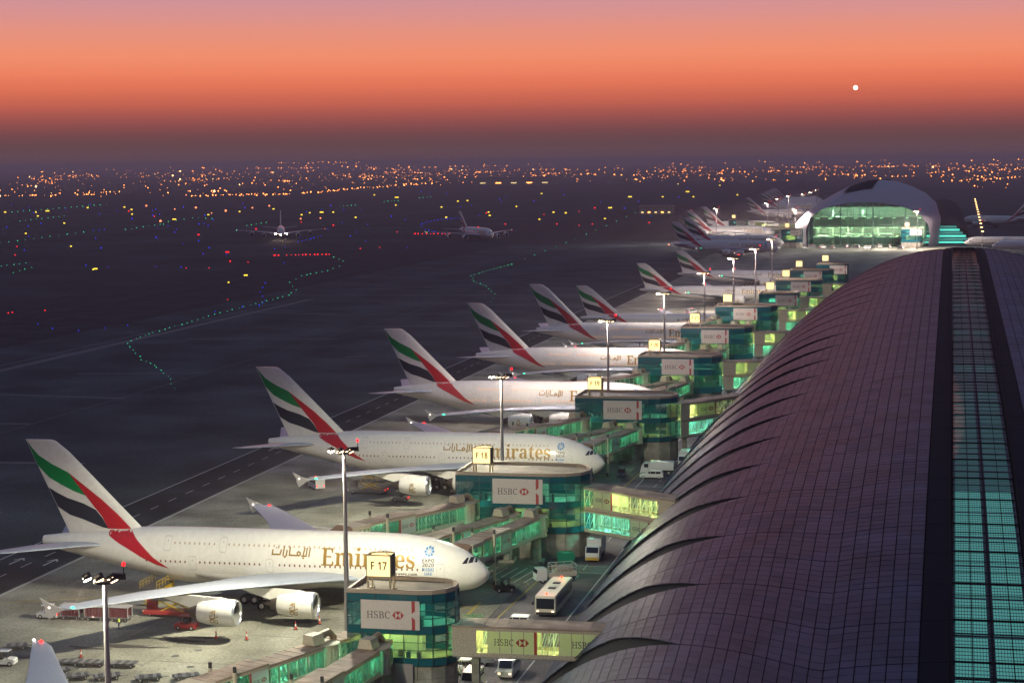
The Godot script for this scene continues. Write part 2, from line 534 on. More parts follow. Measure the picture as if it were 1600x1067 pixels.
func emblem_tris(w: float) -> PackedVector2Array:
	# the calligraphic mark on the engine cowls: a stack of looped strokes
	var out := PackedVector2Array()
	var pen := [[0.62, 1.0, 0.6, 0.45, 0.35, 0.4, 0.1, 0.45, 0.08, 0.6, 0.3, 0.62], [0.4, 0.98, 0.5, 0.9, 0.38, 0.84, 0.3, 0.92], [0.12, 0.82, 0.3, 0.86, 0.42, 0.74, 0.5, 0.7], [0.1, 0.34, 0.45, 0.36, 0.62, 0.44, 0.86, 0.56, 0.95, 0.5], [0.05, 0.24, 0.1, 0.1, 0.3, 0.04, 0.5, 0.12, 0.5, 0.28, 0.25, 0.3, 0.05, 0.24], [0.55, 0.2, 0.6, 0.04, 0.75, 0.0, 0.85, 0.12, 0.8, 0.28, 0.62, 0.3]]
	for s in pen:
		var line := PackedVector2Array()
		for i in range(0, s.size(), 2):
			line.append(Vector2(s[i], s[i + 1] * 1.35) * w)
		out.append_array(stroke_tris(line, 0.085 * w))
	return out


func nacelle(parent: Node, at: Vector3, r: float, long: float) -> void:
	# at: centre of the intake; the axis runs aft (-x)
	var e := group_part("engine", parent, at)
	var back := Vector3(-1, 0, 0)
	var cowl := MB.new()
	cowl.lathe(Vector3.ZERO, back, [[0.32, 0.955 * r], [0.8, 0.985 * r], [1.6, r], [2.8, r], [0.62 * long, 0.95 * r], [0.84 * long, 0.84 * r], [long, 0.72 * r], [long, 0.66 * r], [0.8 * long, 0.7 * r]], 32)
	part("cowling", cowl, M.paint, e)
	var lip := MB.new()
	lip.lathe(Vector3.ZERO, back, [[0.32, 0.957 * r], [0.12, 0.915 * r], [0.0, 0.855 * r], [0.06, 0.81 * r], [0.3, 0.785 * r]], 32)
	part("intake_lip", lip, M.bright_metal, e)
	var duct := MB.new()
	duct.lathe(Vector3.ZERO, back, [[0.3, 0.785 * r], [1.25, 0.8 * r]], 32)
	part("intake_duct", duct, M.duct, e)
	var fan := MB.new()
	for i in 24:
		var g := TAU * i / 24
		var d := Vector3(0, cos(g), sin(g))
		var s := Vector3(0, -sin(g), cos(g))
		fan.quad(Vector3(-1.2, 0, 0) + d * 0.25 * r - s * 0.05, Vector3(-1.05, 0, 0) + d * 0.25 * r + s * 0.08, Vector3(-1.1, 0, 0) + d * 0.79 * r + s * 0.2, Vector3(-1.3, 0, 0) + d * 0.79 * r - s * 0.02)
	fan.tube(Vector3(-1.32, 0, 0), Vector3(-1.36, 0, 0), 0.79 * r, 0.79 * r, 24)
	part("fan", fan, M.fan, e)
	var cone := MB.new()
	cone.lathe(Vector3.ZERO, back, [[0.62, 0.01], [0.8, 0.14 * r], [1.1, 0.24 * r], [1.2, 0.26 * r]], 16)
	part("spinner", cone, M.fan, e)
	var noz := MB.new()
	noz.lathe(Vector3.ZERO, back, [[0.8 * long, 0.6 * r], [1.08 * long, 0.5 * r], [1.22 * long, 0.38 * r], [1.22 * long, 0.33 * r], [1.12 * long, 0.3 * r], [1.4 * long, 0.04 * r]], 20)
	part("exhaust_nozzle", noz, M.burnt, e)
	var mark := MB.new()
	var w := 0.72 * r
	for i in [0]:
		var f := func(u: float, y: float) -> float:
			var k := clampf((u - 0.62 * long) / (0.38 * long), 0.0, 1.0)
			var rr := lerpf(r, 0.9 * r, k)
			return sqrt(maxf(0.01, rr * rr - y * y))
		paint(mark, on_side(emblem_tris(w), 0.58 * long + w * 0.2, -0.62 * r), 1.0, f, 0.02, 0.5)
	part("emblem", mark, M.gold, e)


func wheel_mesh(r: float, w: float) -> ArrayMesh:
	var mb := MB.new()
	mb.lathe(Vector3(0, 0, -w * 0.5), Vector3(0, 0, 1), [[0.02, 0.05], [0.02, r * 0.55], [0.0, r * 0.62], [0.0, r * 0.85], [w * 0.2, r], [w * 0.8, r], [w, r * 0.85], [w, r * 0.62], [w - 0.02, r * 0.55], [w - 0.02, 0.05]], 16)
	return mb.mesh()


func gear(parent: Node, at: Vector3, rows: int, across: int, r: float, up: float) -> void:
	var g := group_part("landing_gear", parent, at)
	var mb := MB.new()
	mb.tube(Vector3(0, r, 0), Vector3(0, up, 0), 0.2, 0.26, 10)
	mb.tube(Vector3(0.0, r * 1.6, 0), Vector3(-1.3, up, 0), 0.1, 0.1, 8)
	mb.tube(Vector3(-(rows - 1) * r * 1.15, r, 0), Vector3((rows - 1) * r * 1.15, r, 0), 0.14, 0.14, 8)
	part("strut", mb, M.gear, g)
	for i in rows:
		for j in across:
			var z := (j - (across - 1) * 0.5) * r * 1.5
			var wh := part("wheel", M.wheel_shape, M.rubber, g, Vector3((i - (rows - 1) * 0.5) * r * 2.3, r, z))
			wh.scale = Vector3.ONE * r
			var hub := MB.new()
			hub.tube(Vector3(0, 0, -0.33), Vector3(0, 0, 0.33), 0.5, 0.5, 12)
			part("hub", hub, M.light_metal, wh)


func airliner(big: bool, called: String, label: String, lit: bool) -> Node3D:
	body_tab = BODY_BIG if big else BODY_SLIM
	fin_tab = [[53.6, 10.0], [66.3, 10.0], [67.44, 23.6], [72.8, 23.6]] if big else [[57.2, 7.7], [70.2, 7.2], [69.4, 18.5], [74.2, 18.5]]
	var t := thing(called, label, "airliner", Vector3.ZERO, 0.0, "airliners on the stands")
	var long: float = body_tab[-1][0]
	# body
	var rows := []
	var u := 0.0
	while u < long + 0.001:
		var s := station(u)
		var line := PackedVector3Array()
		for i in 49:
			var g := TAU * (i % 48) / 48.0
			var h: float = (s[0] - s[2]) if cos(g) > 0 else (s[2] - s[1])
			line.append(Vector3(-u, s[2] + h * cos(g), s[3] * sin(g)))
		rows.append(line)
		u += 0.12 if u < 1.0 else 0.4 if u < 8.0 else (long - 16.0 + 8.0) / 60.0
		if u > long and rows.size() and absf(-rows[-1][0].x - long) > 0.05:
			u = long
	var body := MB.new()
	body.sheet(rows)
	part("fuselage", body, M.paint, t)
	var cone := MB.new()
	var s1 := station(long)
	cone.lathe(Vector3(-long + 0.02, s1[2], 0), Vector3(-1, 0, 0), [[0.0, s1[3] * 0.98], [0.25, s1[3] * 0.8], [0.1, s1[3] * 0.5], [0.1, 0.02]], 16)
	part("exhaust", cone, M.burnt, t)
	# belly fairing
	var belly := MB.new()
	rows = []
	var b0 := 19.0 if big else 24.0
	var b1 := 46.0 if big else 46.0
	for i in 25:
		var f := i / 24.0
		var k := pow(sin(PI * clampf(f, 0.004, 0.996)), 0.45)
		var line := PackedVector3Array()
		for j in 25:
			var g := PI * (0.5 + j / 24.0)
			line.append(Vector3(-lerpf(b0, b1, f), (4.6 if big else 3.4) + (2.75 if big else 2.0) * k * cos(g), (4.15 if big else 3.3) * (0.6 + 0.4 * k) * sin(g)))
		rows.append(line)
	belly.sheet(rows)
	part("belly_fairing", belly, M.paint, t)
	# fin, built as two skins
	var fin := MB.new()
	for side in [-1.0, 1.0]:
		rows = []
		for i in 9:
			var line := PackedVector3Array()
			var h := lerpf(-0.1, 1.0, i / 8.0)
			for j in 15:
				var k := j / 14.0
				var p := fin_point(k * k * (3 - 2 * k) * 0.5 + k * 0.5, h)
				if i == 8:
					p.y -= 0.5 * pow(maxf(0.0, 1.0 - k * 3.0), 2.0)
				line.append(Vector3(-p.x, p.y, side * fin_side(p.x, fin_tab[0][1] + h * (fin_tab[2][1] - fin_tab[0][1]))))
			rows.append(line)
		fin.sheet(rows)
		var top: PackedVector3Array = rows[8]
		for j in 14:
			fin.flat(top[j], top[j + 1], Vector3(top[j].x, top[j].y, 0))
			fin.flat(top[j + 1], Vector3(top[j].x, top[j].y, 0), Vector3(top[j + 1].x, top[j + 1].y, 0))
	var fin_node := part("tail_fin", fin, M.paint, t)
	for pair in [[FIN_GREEN, M.flag_green, "green_stripe"], [FIN_BLACK, M.flag_black, "black_stripe"], [FIN_RED, M.flag_red, "red_stripe"]]:
		var pl := PackedVector2Array()
		var src: Array = pair[0]
		for i in range(0, src.size(), 2):
			pl.append(fin_point(src[i], src[i + 1]))
		for side in [-1.0, 1.0]:
			var mb := MB.new()
			paint(mb, poly_tris(pl), side, fin_side, 0.03, 1.0)
			part(pair[2], mb, pair[1], fin_node)
	# the red sweep runs on over the body
	var sweep := MB.new()
	var sw := PackedVector2Array([Vector2(55.4, 10.46), Vector2(54.0, 9.2), Vector2(52.6, 8.05), Vector2(50.9, 6.55), Vector2(48.5, 5.0), Vector2(50.5, 5.55), Vector2(52.7, 6.5), Vector2(55.1, 7.75), Vector2(57.0, 8.6), Vector2(58.6, 9.4), Vector2(59.2, 10.1)])
	if not big:
		for i in sw.size():
			sw[i] = Vector2((sw[i].x - 53.6) * 0.95 + 57.2, (sw[i].y - 10.0) * 0.72 + 7.75)
	for side in [-1.0, 1.0]:
		sweep = MB.new()
		paint(sweep, poly_tris(sw), side, body_side, 0.03, 0.7)
		part("red_sweep", sweep, M.flag_red, t)
	# wings
	for side in [-1.0, 1.0]:
		var w := MB.new()
		var secs: Array = [[Vector3(-17.6, 4.2, 2.2), 18.5, 0.12], [Vector3(-21.2, 4.65, 5.5), 15.6, 0.11], [Vector3(-27.4, 5.75, 14.9), 10.9, 0.095], [Vector3(-36.1, 6.7, 25.7), 7.0, 0.085], [Vector3(-43.0, 6.98, 34.5), 5.0, 0.08], [Vector3(-47.0, 7.05, 39.4), 3.9, 0.08]] if big else [[Vector3(-23.5, 3.3, 2.0), 14.5, 0.13], [Vector3(-27.5, 3.7, 6.5), 11.0, 0.12], [Vector3(-30.8, 4.2, 11.0), 8.4, 0.11], [Vector3(-38.5, 5.6, 22.0), 5.0, 0.1], [Vector3(-44.6, 6.9, 31.0), 2.6, 0.09], [Vector3(-46.2, 7.1, 32.4), 1.6, 0.08]]
		for s in secs:
			s[0].z *= side
		wing_loft(w, secs)
		var wn := part("wing", w, M.wing, t)
		var tip: Vector3 = secs[-1][0]
		if big:
			var fence := MB.new()
			var pr := PackedVector2Array([Vector2(48.3, 7.0), Vector2(50.2, 7.6), Vector2(51.9, 8.45), Vector2(51.2, 7.2), Vector2(51.15, 6.6), Vector2(50.7, 5.6), Vector2(50.0, 6.1), Vector2(49.2, 6.7)])
			for q in [-0.06, 0.06]:
				lay(fence, poly_tris(pr), Vector3(0, 0, tip.z + q), Vector3(-1, 0, 0), Vector3.UP)
			for i in pr.size():
				var a := pr[i]
				var b := pr[(i + 1) % pr.size()]
				fence.quad(Vector3(-a.x, a.y, tip.z - 0.06), Vector3(-b.x, b.y, tip.z - 0.06), Vector3(-b.x, b.y, tip.z + 0.06), Vector3(-a.x, a.y, tip.z + 0.06))
			part("wingtip_fence", fence, M.paint, wn)
		var nav := MB.new()
		nav.lathe(tip + Vector3(-0.5 if big else -0.2, 0.12, -0.5 * side), Vector3(1, 0, 0), [[-0.3, 0.02], [0, 0.2], [0.3, 0.02]], 8)
		part("navigation_light", nav, M.nav_green if side > 0 else M.nav_red, wn)
		var strobe := MB.new()
		strobe.lathe(tip + Vector3(-3.6 if big else -1.4, 0.15, 0), Vector3(1, 0, 0), [[-0.22, 0.02], [0, 0.16], [0.22, 0.02]], 8)
		part("strobe_light", strobe, M.nav_white, wn)
		# flap track fairings
		for q in ([[9.0, -33.5, 4.1, 6.0], [18.0, -37.0, 5.1, 5.0], [24.0, -39.4, 5.7, 4.4], [30.0, -42.6, 6.2, 3.6]] if big else [[6.8, -36.0, 3.1, 4.6], [14.5, -37.6, 4.2, 3.8], [20.0, -40.2, 5.0, 3.2]]):
			var fr := MB.new()
			fr.lathe(Vector3(q[1], q[2], q[0] * side), Vector3(-1, 0, 0), [[-q[3] * 0.5, 0.02], [-q[3] * 0.3, 0.32], [0, 0.42], [q[3] * 0.3, 0.3], [q[3] * 0.5, 0.02]], 10)
			part("flap_fairing", fr, M.wing, wn)
		# tailplane
		var st := MB.new()
		secs = [[Vector3(-58.4, 7.9, 1.2), 9.6, 0.1], [Vector3(-62.2, 8.3, 5.5), 7.6, 0.1], [Vector3(-69.2, 8.95, 15.0), 3.6, 0.09], [Vector3(-69.7, 9.0, 15.3), 2.9, 0.05]] if big else [[Vector3(-61.5, 6.2, 1.0), 7.6, 0.1], [Vector3(-65.5, 6.7, 5.5), 5.4, 0.1], [Vector3(-69.8, 7.2, 10.8), 2.4, 0.09]]
		for s in secs:
			s[0].z *= side
		wing_loft(st, secs)
		part("tailplane", st, M.wing, t)
		# engines and pylons
		for q in ([[14.9, 21.65, 3.05, 1.9, 5.6], [25.7, 29.4, 4.12, 1.9, 5.6]] if big else [[9.7, 24.0, 2.55, 1.95, 5.4]]):
			nacelle(t, Vector3(-q[1], q[2], q[0] * side), q[3], q[4])
			var py := MB.new()
			var top: float = q[2] + q[3]
			var pr := PackedVector2Array([Vector2(q[1] + 1.2, top - 0.15), Vector2(q[1] + 2.2, top + 0.12), Vector2(q[1] + 6.4, top + 0.35), Vector2(q[1] + 11.5, top + 0.2), Vector2(q[1] + 9.5, top - 0.5), Vector2(q[1] + 6.0, top - 1.5), Vector2(q[1] + 4.0, top - 0.4)])
			var prz := PackedVector2Array()
			for p in pr:
				prz.append(Vector2(-p.x, p.y))
			py.prism(Vector3(0, 0, q[0] * side), prz, 0.5, Basis(Vector3(0, 0, 1), Vector3.UP, Vector3(1, 0, 0)))
			part("pylon", py, M.paint, t)
	# gear
	if big:
		gear(t, Vector3(-5.0, 0, 0), 1, 2, 0.62, 3.0)
		for side in [-1.0, 1.0]:
			gear(t, Vector3(-32.0, 0, 6.2 * side), 2, 2, 0.7, 4.0)
			gear(t, Vector3(-35.2, 0, 2.6 * side), 3, 2, 0.7, 3.0)
	else:
		gear(t, Vector3(-5.8, 0, 0), 1, 2, 0.54, 2.6)
		for side in [-1.0, 1.0]:
			gear(t, Vector3(-36.5, 0, 5.4 * side), 3, 2, 0.66, 3.4)
	# windows, doors, cockpit
	var rows_y := [[8.86, 11.0, 49.5, 0], [6.17, 9.2, 52.5, 1]] if big else [[5.95, 9.0, 60.0, 1]]
	for r in rows_y:
		var win := MB.new()
		var x: float = r[1]
		while x < r[2]:
			var near_door := false
			for d in (([20.5, 40.0, 48.8] if r[3] == 0 else [16.2, 32.6, 44.7]) if big else [7.2, 21.0, 31.0, 44.5, 59.0]):
				if absf(x - d) < 0.8:
					near_door = true
			if not near_door:
				for side in [-1.0, 1.0]:
					paint(win, oval_tris(Vector2(x, r[0]), 0.14, 0.2), side, body_side, 0.025, 2.0)
			x += 0.78
		stuff(part("cabin_window_row", win, M.window_lit if lit else M.window_pale if r[3] == 0 else M.window_dim, t))
	for d in ([[6.6, 6.0], [16.2, 6.0], [32.6, 6.0], [44.7, 6.0], [52.6, 6.2], [20.5, 8.75], [40.0, 8.75], [48.8, 8.75]] if big else [[7.2, 5.5], [21.0, 5.5], [31.0, 5.5], [44.5, 5.5], [59.0, 5.7]]):
		for side in [-1.0, 1.0]:
			var dr := MB.new()
			paint(dr, frame_tris(Vector2(d[0], d[1]), 1.15, 2.1, 0.07), side, body_side, 0.022, 1.0)
			paint(dr, oval_tris(Vector2(d[0], d[1] + 0.4), 0.1, 0.14, 6), side, body_side, 0.022, 1.0)
			part("door", dr, M.seam, t)
	var cp: Array = [[3.62, 6.98, 3.12, 7.72, 2.82, 7.72, 2.95, 6.98], [2.8, 7.0, 2.66, 7.72, 2.2, 7.72, 2.2, 7.05], [2.05, 7.1, 2.05, 7.58, 1.72, 7.15, 1.72, 6.98]] if big else [[4.0, 5.85, 3.5, 6.5, 3.1, 6.5, 3.2, 5.8], [3.05, 5.8, 2.95, 6.5, 2.5, 6.35, 2.45, 5.75], [2.35, 5.75, 2.4, 6.25, 1.95, 5.75, 1.95, 5.65]]
	for c in cp:
		for side in [-1.0, 1.0]:
			var mb := MB.new()
			paint(mb, poly_tris(PackedVector2Array([Vector2(c[0], c[1]), Vector2(c[2], c[3]), Vector2(c[4], c[5]), Vector2(c[6], c[7])])), side, body_side, 0.025, 0.5)
			part("cockpit_window", mb, M.cockpit, t)
	# lettering on the right-hand side
	var wd := MB.new()
	var y0 := 6.3 if big else 5.0
	var kk := 1.0 if big else 0.78
	paint(wd, on_side(word_tris("Emirates", true, true, 14.2 * kk, 2.72 * kk), 24.6 if big else 26.0, y0), 1.0, body_side, 0.035, 0.9)
	part("gold_lettering", wd, M.gold, t)
	var ar := MB.new()
	paint(ar, on_side(script_tris(6.0 * kk, 1.62 * kk), 32.3 if big else 33.6, y0 + 0.95 * kk), 1.0, body_side, 0.035, 0.9)
	part("arabic_lettering", ar, M.gold, t)
	if big:
		var sm := MB.new()
		paint(sm, on_side(word_tris("www.emirates.com", true, true, 6.4, 0.5), 16.4, 5.25), 1.0, body_side, 0.03, 0.9)
		part("address_lettering", sm, M.letter_dark, t)
		var ex := MB.new()
		paint(ex, on_side(word_tris("EXPO", false, true, 1.75, 0.52), 9.3, 7.25), 1.0, body_side, 0.03, 0.9)
		paint(ex, on_side(word_tris("2020", false, true, 1.75, 0.52), 9.3, 6.62), 1.0, body_side, 0.03, 0.9)
		part("exhibition_lettering", ex, M.letter_dark, t)
		var du := MB.new()
		paint(du, on_side(word_tris("DUBAI", false, true, 1.75, 0.5), 9.3, 5.98), 1.0, body_side, 0.03, 0.9)
		paint(du, on_side(word_tris("UAE", false, true, 1.1, 0.46), 8.95, 5.38), 1.0, body_side, 0.03, 0.9)
		for i in 8:
			var g := TAU * i / 8
			paint(du, oval_tris(Vector2(8.4 + 0.55 * cos(g), 8.72 + 0.55 * sin(g)), 0.2, 0.2, 6), 1.0, body_side, 0.03, 0.9)
			paint(du, oval_tris(Vector2(8.4 + 0.26 * cos(g + 0.4), 8.72 + 0.26 * sin(g + 0.4)), 0.08, 0.08, 5), 1.0, body_side, 0.03, 0.9)
		part("exhibition_emblem", du, M.letter_blue, t)
	return t


# ---------------------------------------------------------------- gate towers and bridges
func bank_board(parent: Node, at: Vector3, right: Vector3, up: Vector3, w: float, h: float, bar := true) -> void:
	# a white board with the bank's name, its emblem and the red bar; at is its lower left corner on the face
	var out := right.cross(up).normalized()
	var bd := MB.new()
	bd.box(at + right * w * 0.5 + up * h * 0.5 - out * 0.06, Vector3(w, h, 0.12), Basis(right, up, out))
	var o := part("signboard", bd, M.board, parent)
	var tx := MB.new()
	var e := at + out * 0.012
	lay(tx, word_tris("HSBC", true, false, 0.395 * w, 0.25 * h), e + right * 0.1 * w + up * 0.37 * h, right, up)
	part("lettering", tx, M.letter_dark, o)
	var em := MB.new()
	var ew := 0.2 * w
	var eh := 0.27 * h
	var c := e + right * 0.535 * w + up * 0.36 * h
	for q in [[0, 0.5, 0.26, 1, 0.26, 0], [1, 0.5, 0.74, 1, 0.74, 0], [0.26, 1, 0.74, 1, 0.5, 0.5], [0.26, 0, 0.74, 0, 0.5, 0.5]]:
		var p: Array[Vector3] = []
		for i in 3:
			p.append(c + right * q[2 * i] * ew + up * q[2 * i + 1] * eh)
		em.tri(p[0], p[1], p[2], out, out, out)
	part("emblem", em, M.sign_red, o)
	if bar:
		var rb := MB.new()
		var x0 := 0.868 * w
		var x1 := 0.925 * w
		for q in [[0.0, 0.46], [1.0, 0.56]]:
			var far: float = q[0]
			var near: float = q[1]
			var step: float = near + (0.1 if far > 0.5 else -0.1)
			rb.quad(e + right * x0 + up * far * h, e + right * x1 + up * far * h, e + right * x1 + up * step * h, e + right * x0 + up * near * h, out)
		part("red_bar", rb, M.sign_red, o)


func small_board(parent: Node, at: Vector3, b: Basis, w: float, h: float, side: float) -> void:
	# name and emblem printed on a tunnel panel; at is the panel's centre, b.x along the tunnel
	var out := b.z * side
	var right := b.x * side
	var tx := MB.new()
	var th := minf(0.3 * h, 0.16 * w)
	lay(tx, word_tris("HSBC", true, false, 0.44 * w, th), at + out * 0.012 - right * 0.4 * w - b.y * 0.5 * th, right, b.y)
	part("lettering", tx, M.letter_dark, parent)
	var em := MB.new()
	var c := at + out * 0.012 + right * 0.09 * w - b.y * 0.55 * th
	for q in [[0, 0.5, 0.26, 1, 0.26, 0], [1, 0.5, 0.74, 1, 0.74, 0], [0.26, 1, 0.74, 1, 0.5, 0.5], [0.26, 0, 0.74, 0, 0.5, 0.5]]:
		var p: Array[Vector3] = []
		for i in 3:
			p.append(c + right * q[2 * i] * 2.0 * th + b.y * q[2 * i + 1] * 1.1 * th)
		em.tri(p[0], p[1], p[2], out, out, out)
	part("emblem", em, M.sign_red, parent)


# a glazed tunnel between two floor points. plan: one letter for each bay, g glass, p plain panel, s panel with the name, r red bar panel
func tunnel(parent: Node, p0: Vector3, p1: Vector3, w: float, h: float, plan: String, tint: Color, energy: float, fine: bool, glassed: Material) -> Basis:
	var bx := (p1 - p0).normalized()
	var bz := bx.cross(Vector3.UP).normalized()
	var b := Basis(bx, bz.cross(bx), bz)
	var long := p0.distance_to(p1)
	var mid := (p0 + p1) * 0.5
	var mb := MB.new()
	mb.slab(mid + b.y * (h + 0.1), Vector3(long + 0.15, 0.24, w + 0.3), 0.07, b)
	var roof := part("roof", mb, M.bridge_roof, parent)
	var rib := MB.new()
	var k := maxi(1, int(long / 1.4))
	for i in k:
		rib.box(p0 + bx * (long * (i + 0.5) / k) + b.y * (h + 0.235), Vector3(0.05, 0.04, w + 0.2), b)
	part("roof_seam", rib, M.bridge_roof, roof)
	mb = MB.new()
	mb.box(mid - b.y * 0.12, Vector3(long, 0.24, w), b)
	part("floor", mb, M.bridge_floor, parent)
	var bars: Array[int] = []
	while plan.contains("r"):
		bars.append(plan.find("r"))
		plan = plan.erase(plan.find("r"), 1)
	var n := plan.length()
	var bay := long / n
	var link: bool = glassed == M.clear_glass
	var fr := MB.new()
	for side in [-1.0, 1.0]:
		fr.box(mid + b.z * side * w * 0.5 + b.y * 0.16, Vector3(long, 0.5, 0.16), b)
		fr.box(mid + b.z * side * w * 0.5 + b.y * (h - 0.16), Vector3(long, 0.36, 0.16), b)
		for i in n + 1:
			fr.box(p0 + bx * bay * i + b.z * side * w * 0.5 + b.y * h * 0.5, Vector3(0.11, h - 0.1, 0.14), b)
	part("frame", fr, M.bridge_frame, parent)
	if fine:
		var br := MB.new()
		for side in [-1.0, 1.0]:
			for i in n:
				if plan[i] == "g":
					for j in 2:
						var a: Vector3 = p0 + bx * bay * (i + 0.5 * j) + b.z * side * (w * 0.5 - 0.16) + b.y * 0.5
						var c: Vector3 = p0 + bx * bay * (i + 0.5 * j + 0.5) + b.z * side * (w * 0.5 - 0.16) + b.y * (h - 0.45)
						br.tube(a, c, 0.045, 0.045, 5, false)
						br.tube(c - b.y * (h - 0.95), c, 0.035, 0.035, 5, false)
		part("bracing", br, M.bracing, parent)
	var glass := BoxMesh.new()
	glass.size = Vector3(bay - 0.12, h - 0.78, 0.03)
	var panel := BoxMesh.new()
	panel.size = Vector3(bay - 0.1, h - 0.7, 0.08)
	for side in [-1.0, 1.0]:
		for i in n:
			var c: Vector3 = p0 + bx * bay * (i + 0.5) + b.z * side * (w * 0.5 + 0.02) + b.y * (h * 0.5 + 0.06)
			var ch := plan[i]
			var o := part("window_pane" if ch == "g" else "side_panel", glass if ch == "g" else panel, glassed if ch == "g" else M.bridge_frame if ch == "p" else M.lit_panel if link else M.pale_panel, parent)
			o.transform = Transform3D(b, c)
			if ch == "s" and fine and side * b.z.z > 0.0 and (i == 0 or plan[i - 1] != "s"):
				var run := 1
				while i + run < n and plan[i + run] == "s":
					run += 1
				small_board(parent, c + b.z * side * 0.05 + bx * bay * (run - 1) * 0.5, b, minf(bay * run * 0.95, 5.4), h - 0.7, side)
		for k2 in bars:
			var rb := MB.new()
			rb.box(p0 + bx * bay * k2 + b.z * side * (w * 0.5 + 0.09) + b.y * (h * 0.5 + 0.06), Vector3(0.34, h - 0.72, 0.05), b)
			part("red_bar", rb, M.sign_red, parent)
	var lamps := MB.new()
	lamps.box(mid + b.y * (h - 0.12), Vector3(long * 0.94, 0.06, 0.22), b)
	part("ceiling_light", lamps, M["glow_" + ("green" if tint.r < 0.6 else "lime")], parent)
	var q := 2 if long > 11.0 else 1
	for i in q:
		omni(parent, p0 + bx * long * (i + 0.5) / q + b.y * (h - 0.3), tint, energy / q, 0.12, 25.0)
	return b


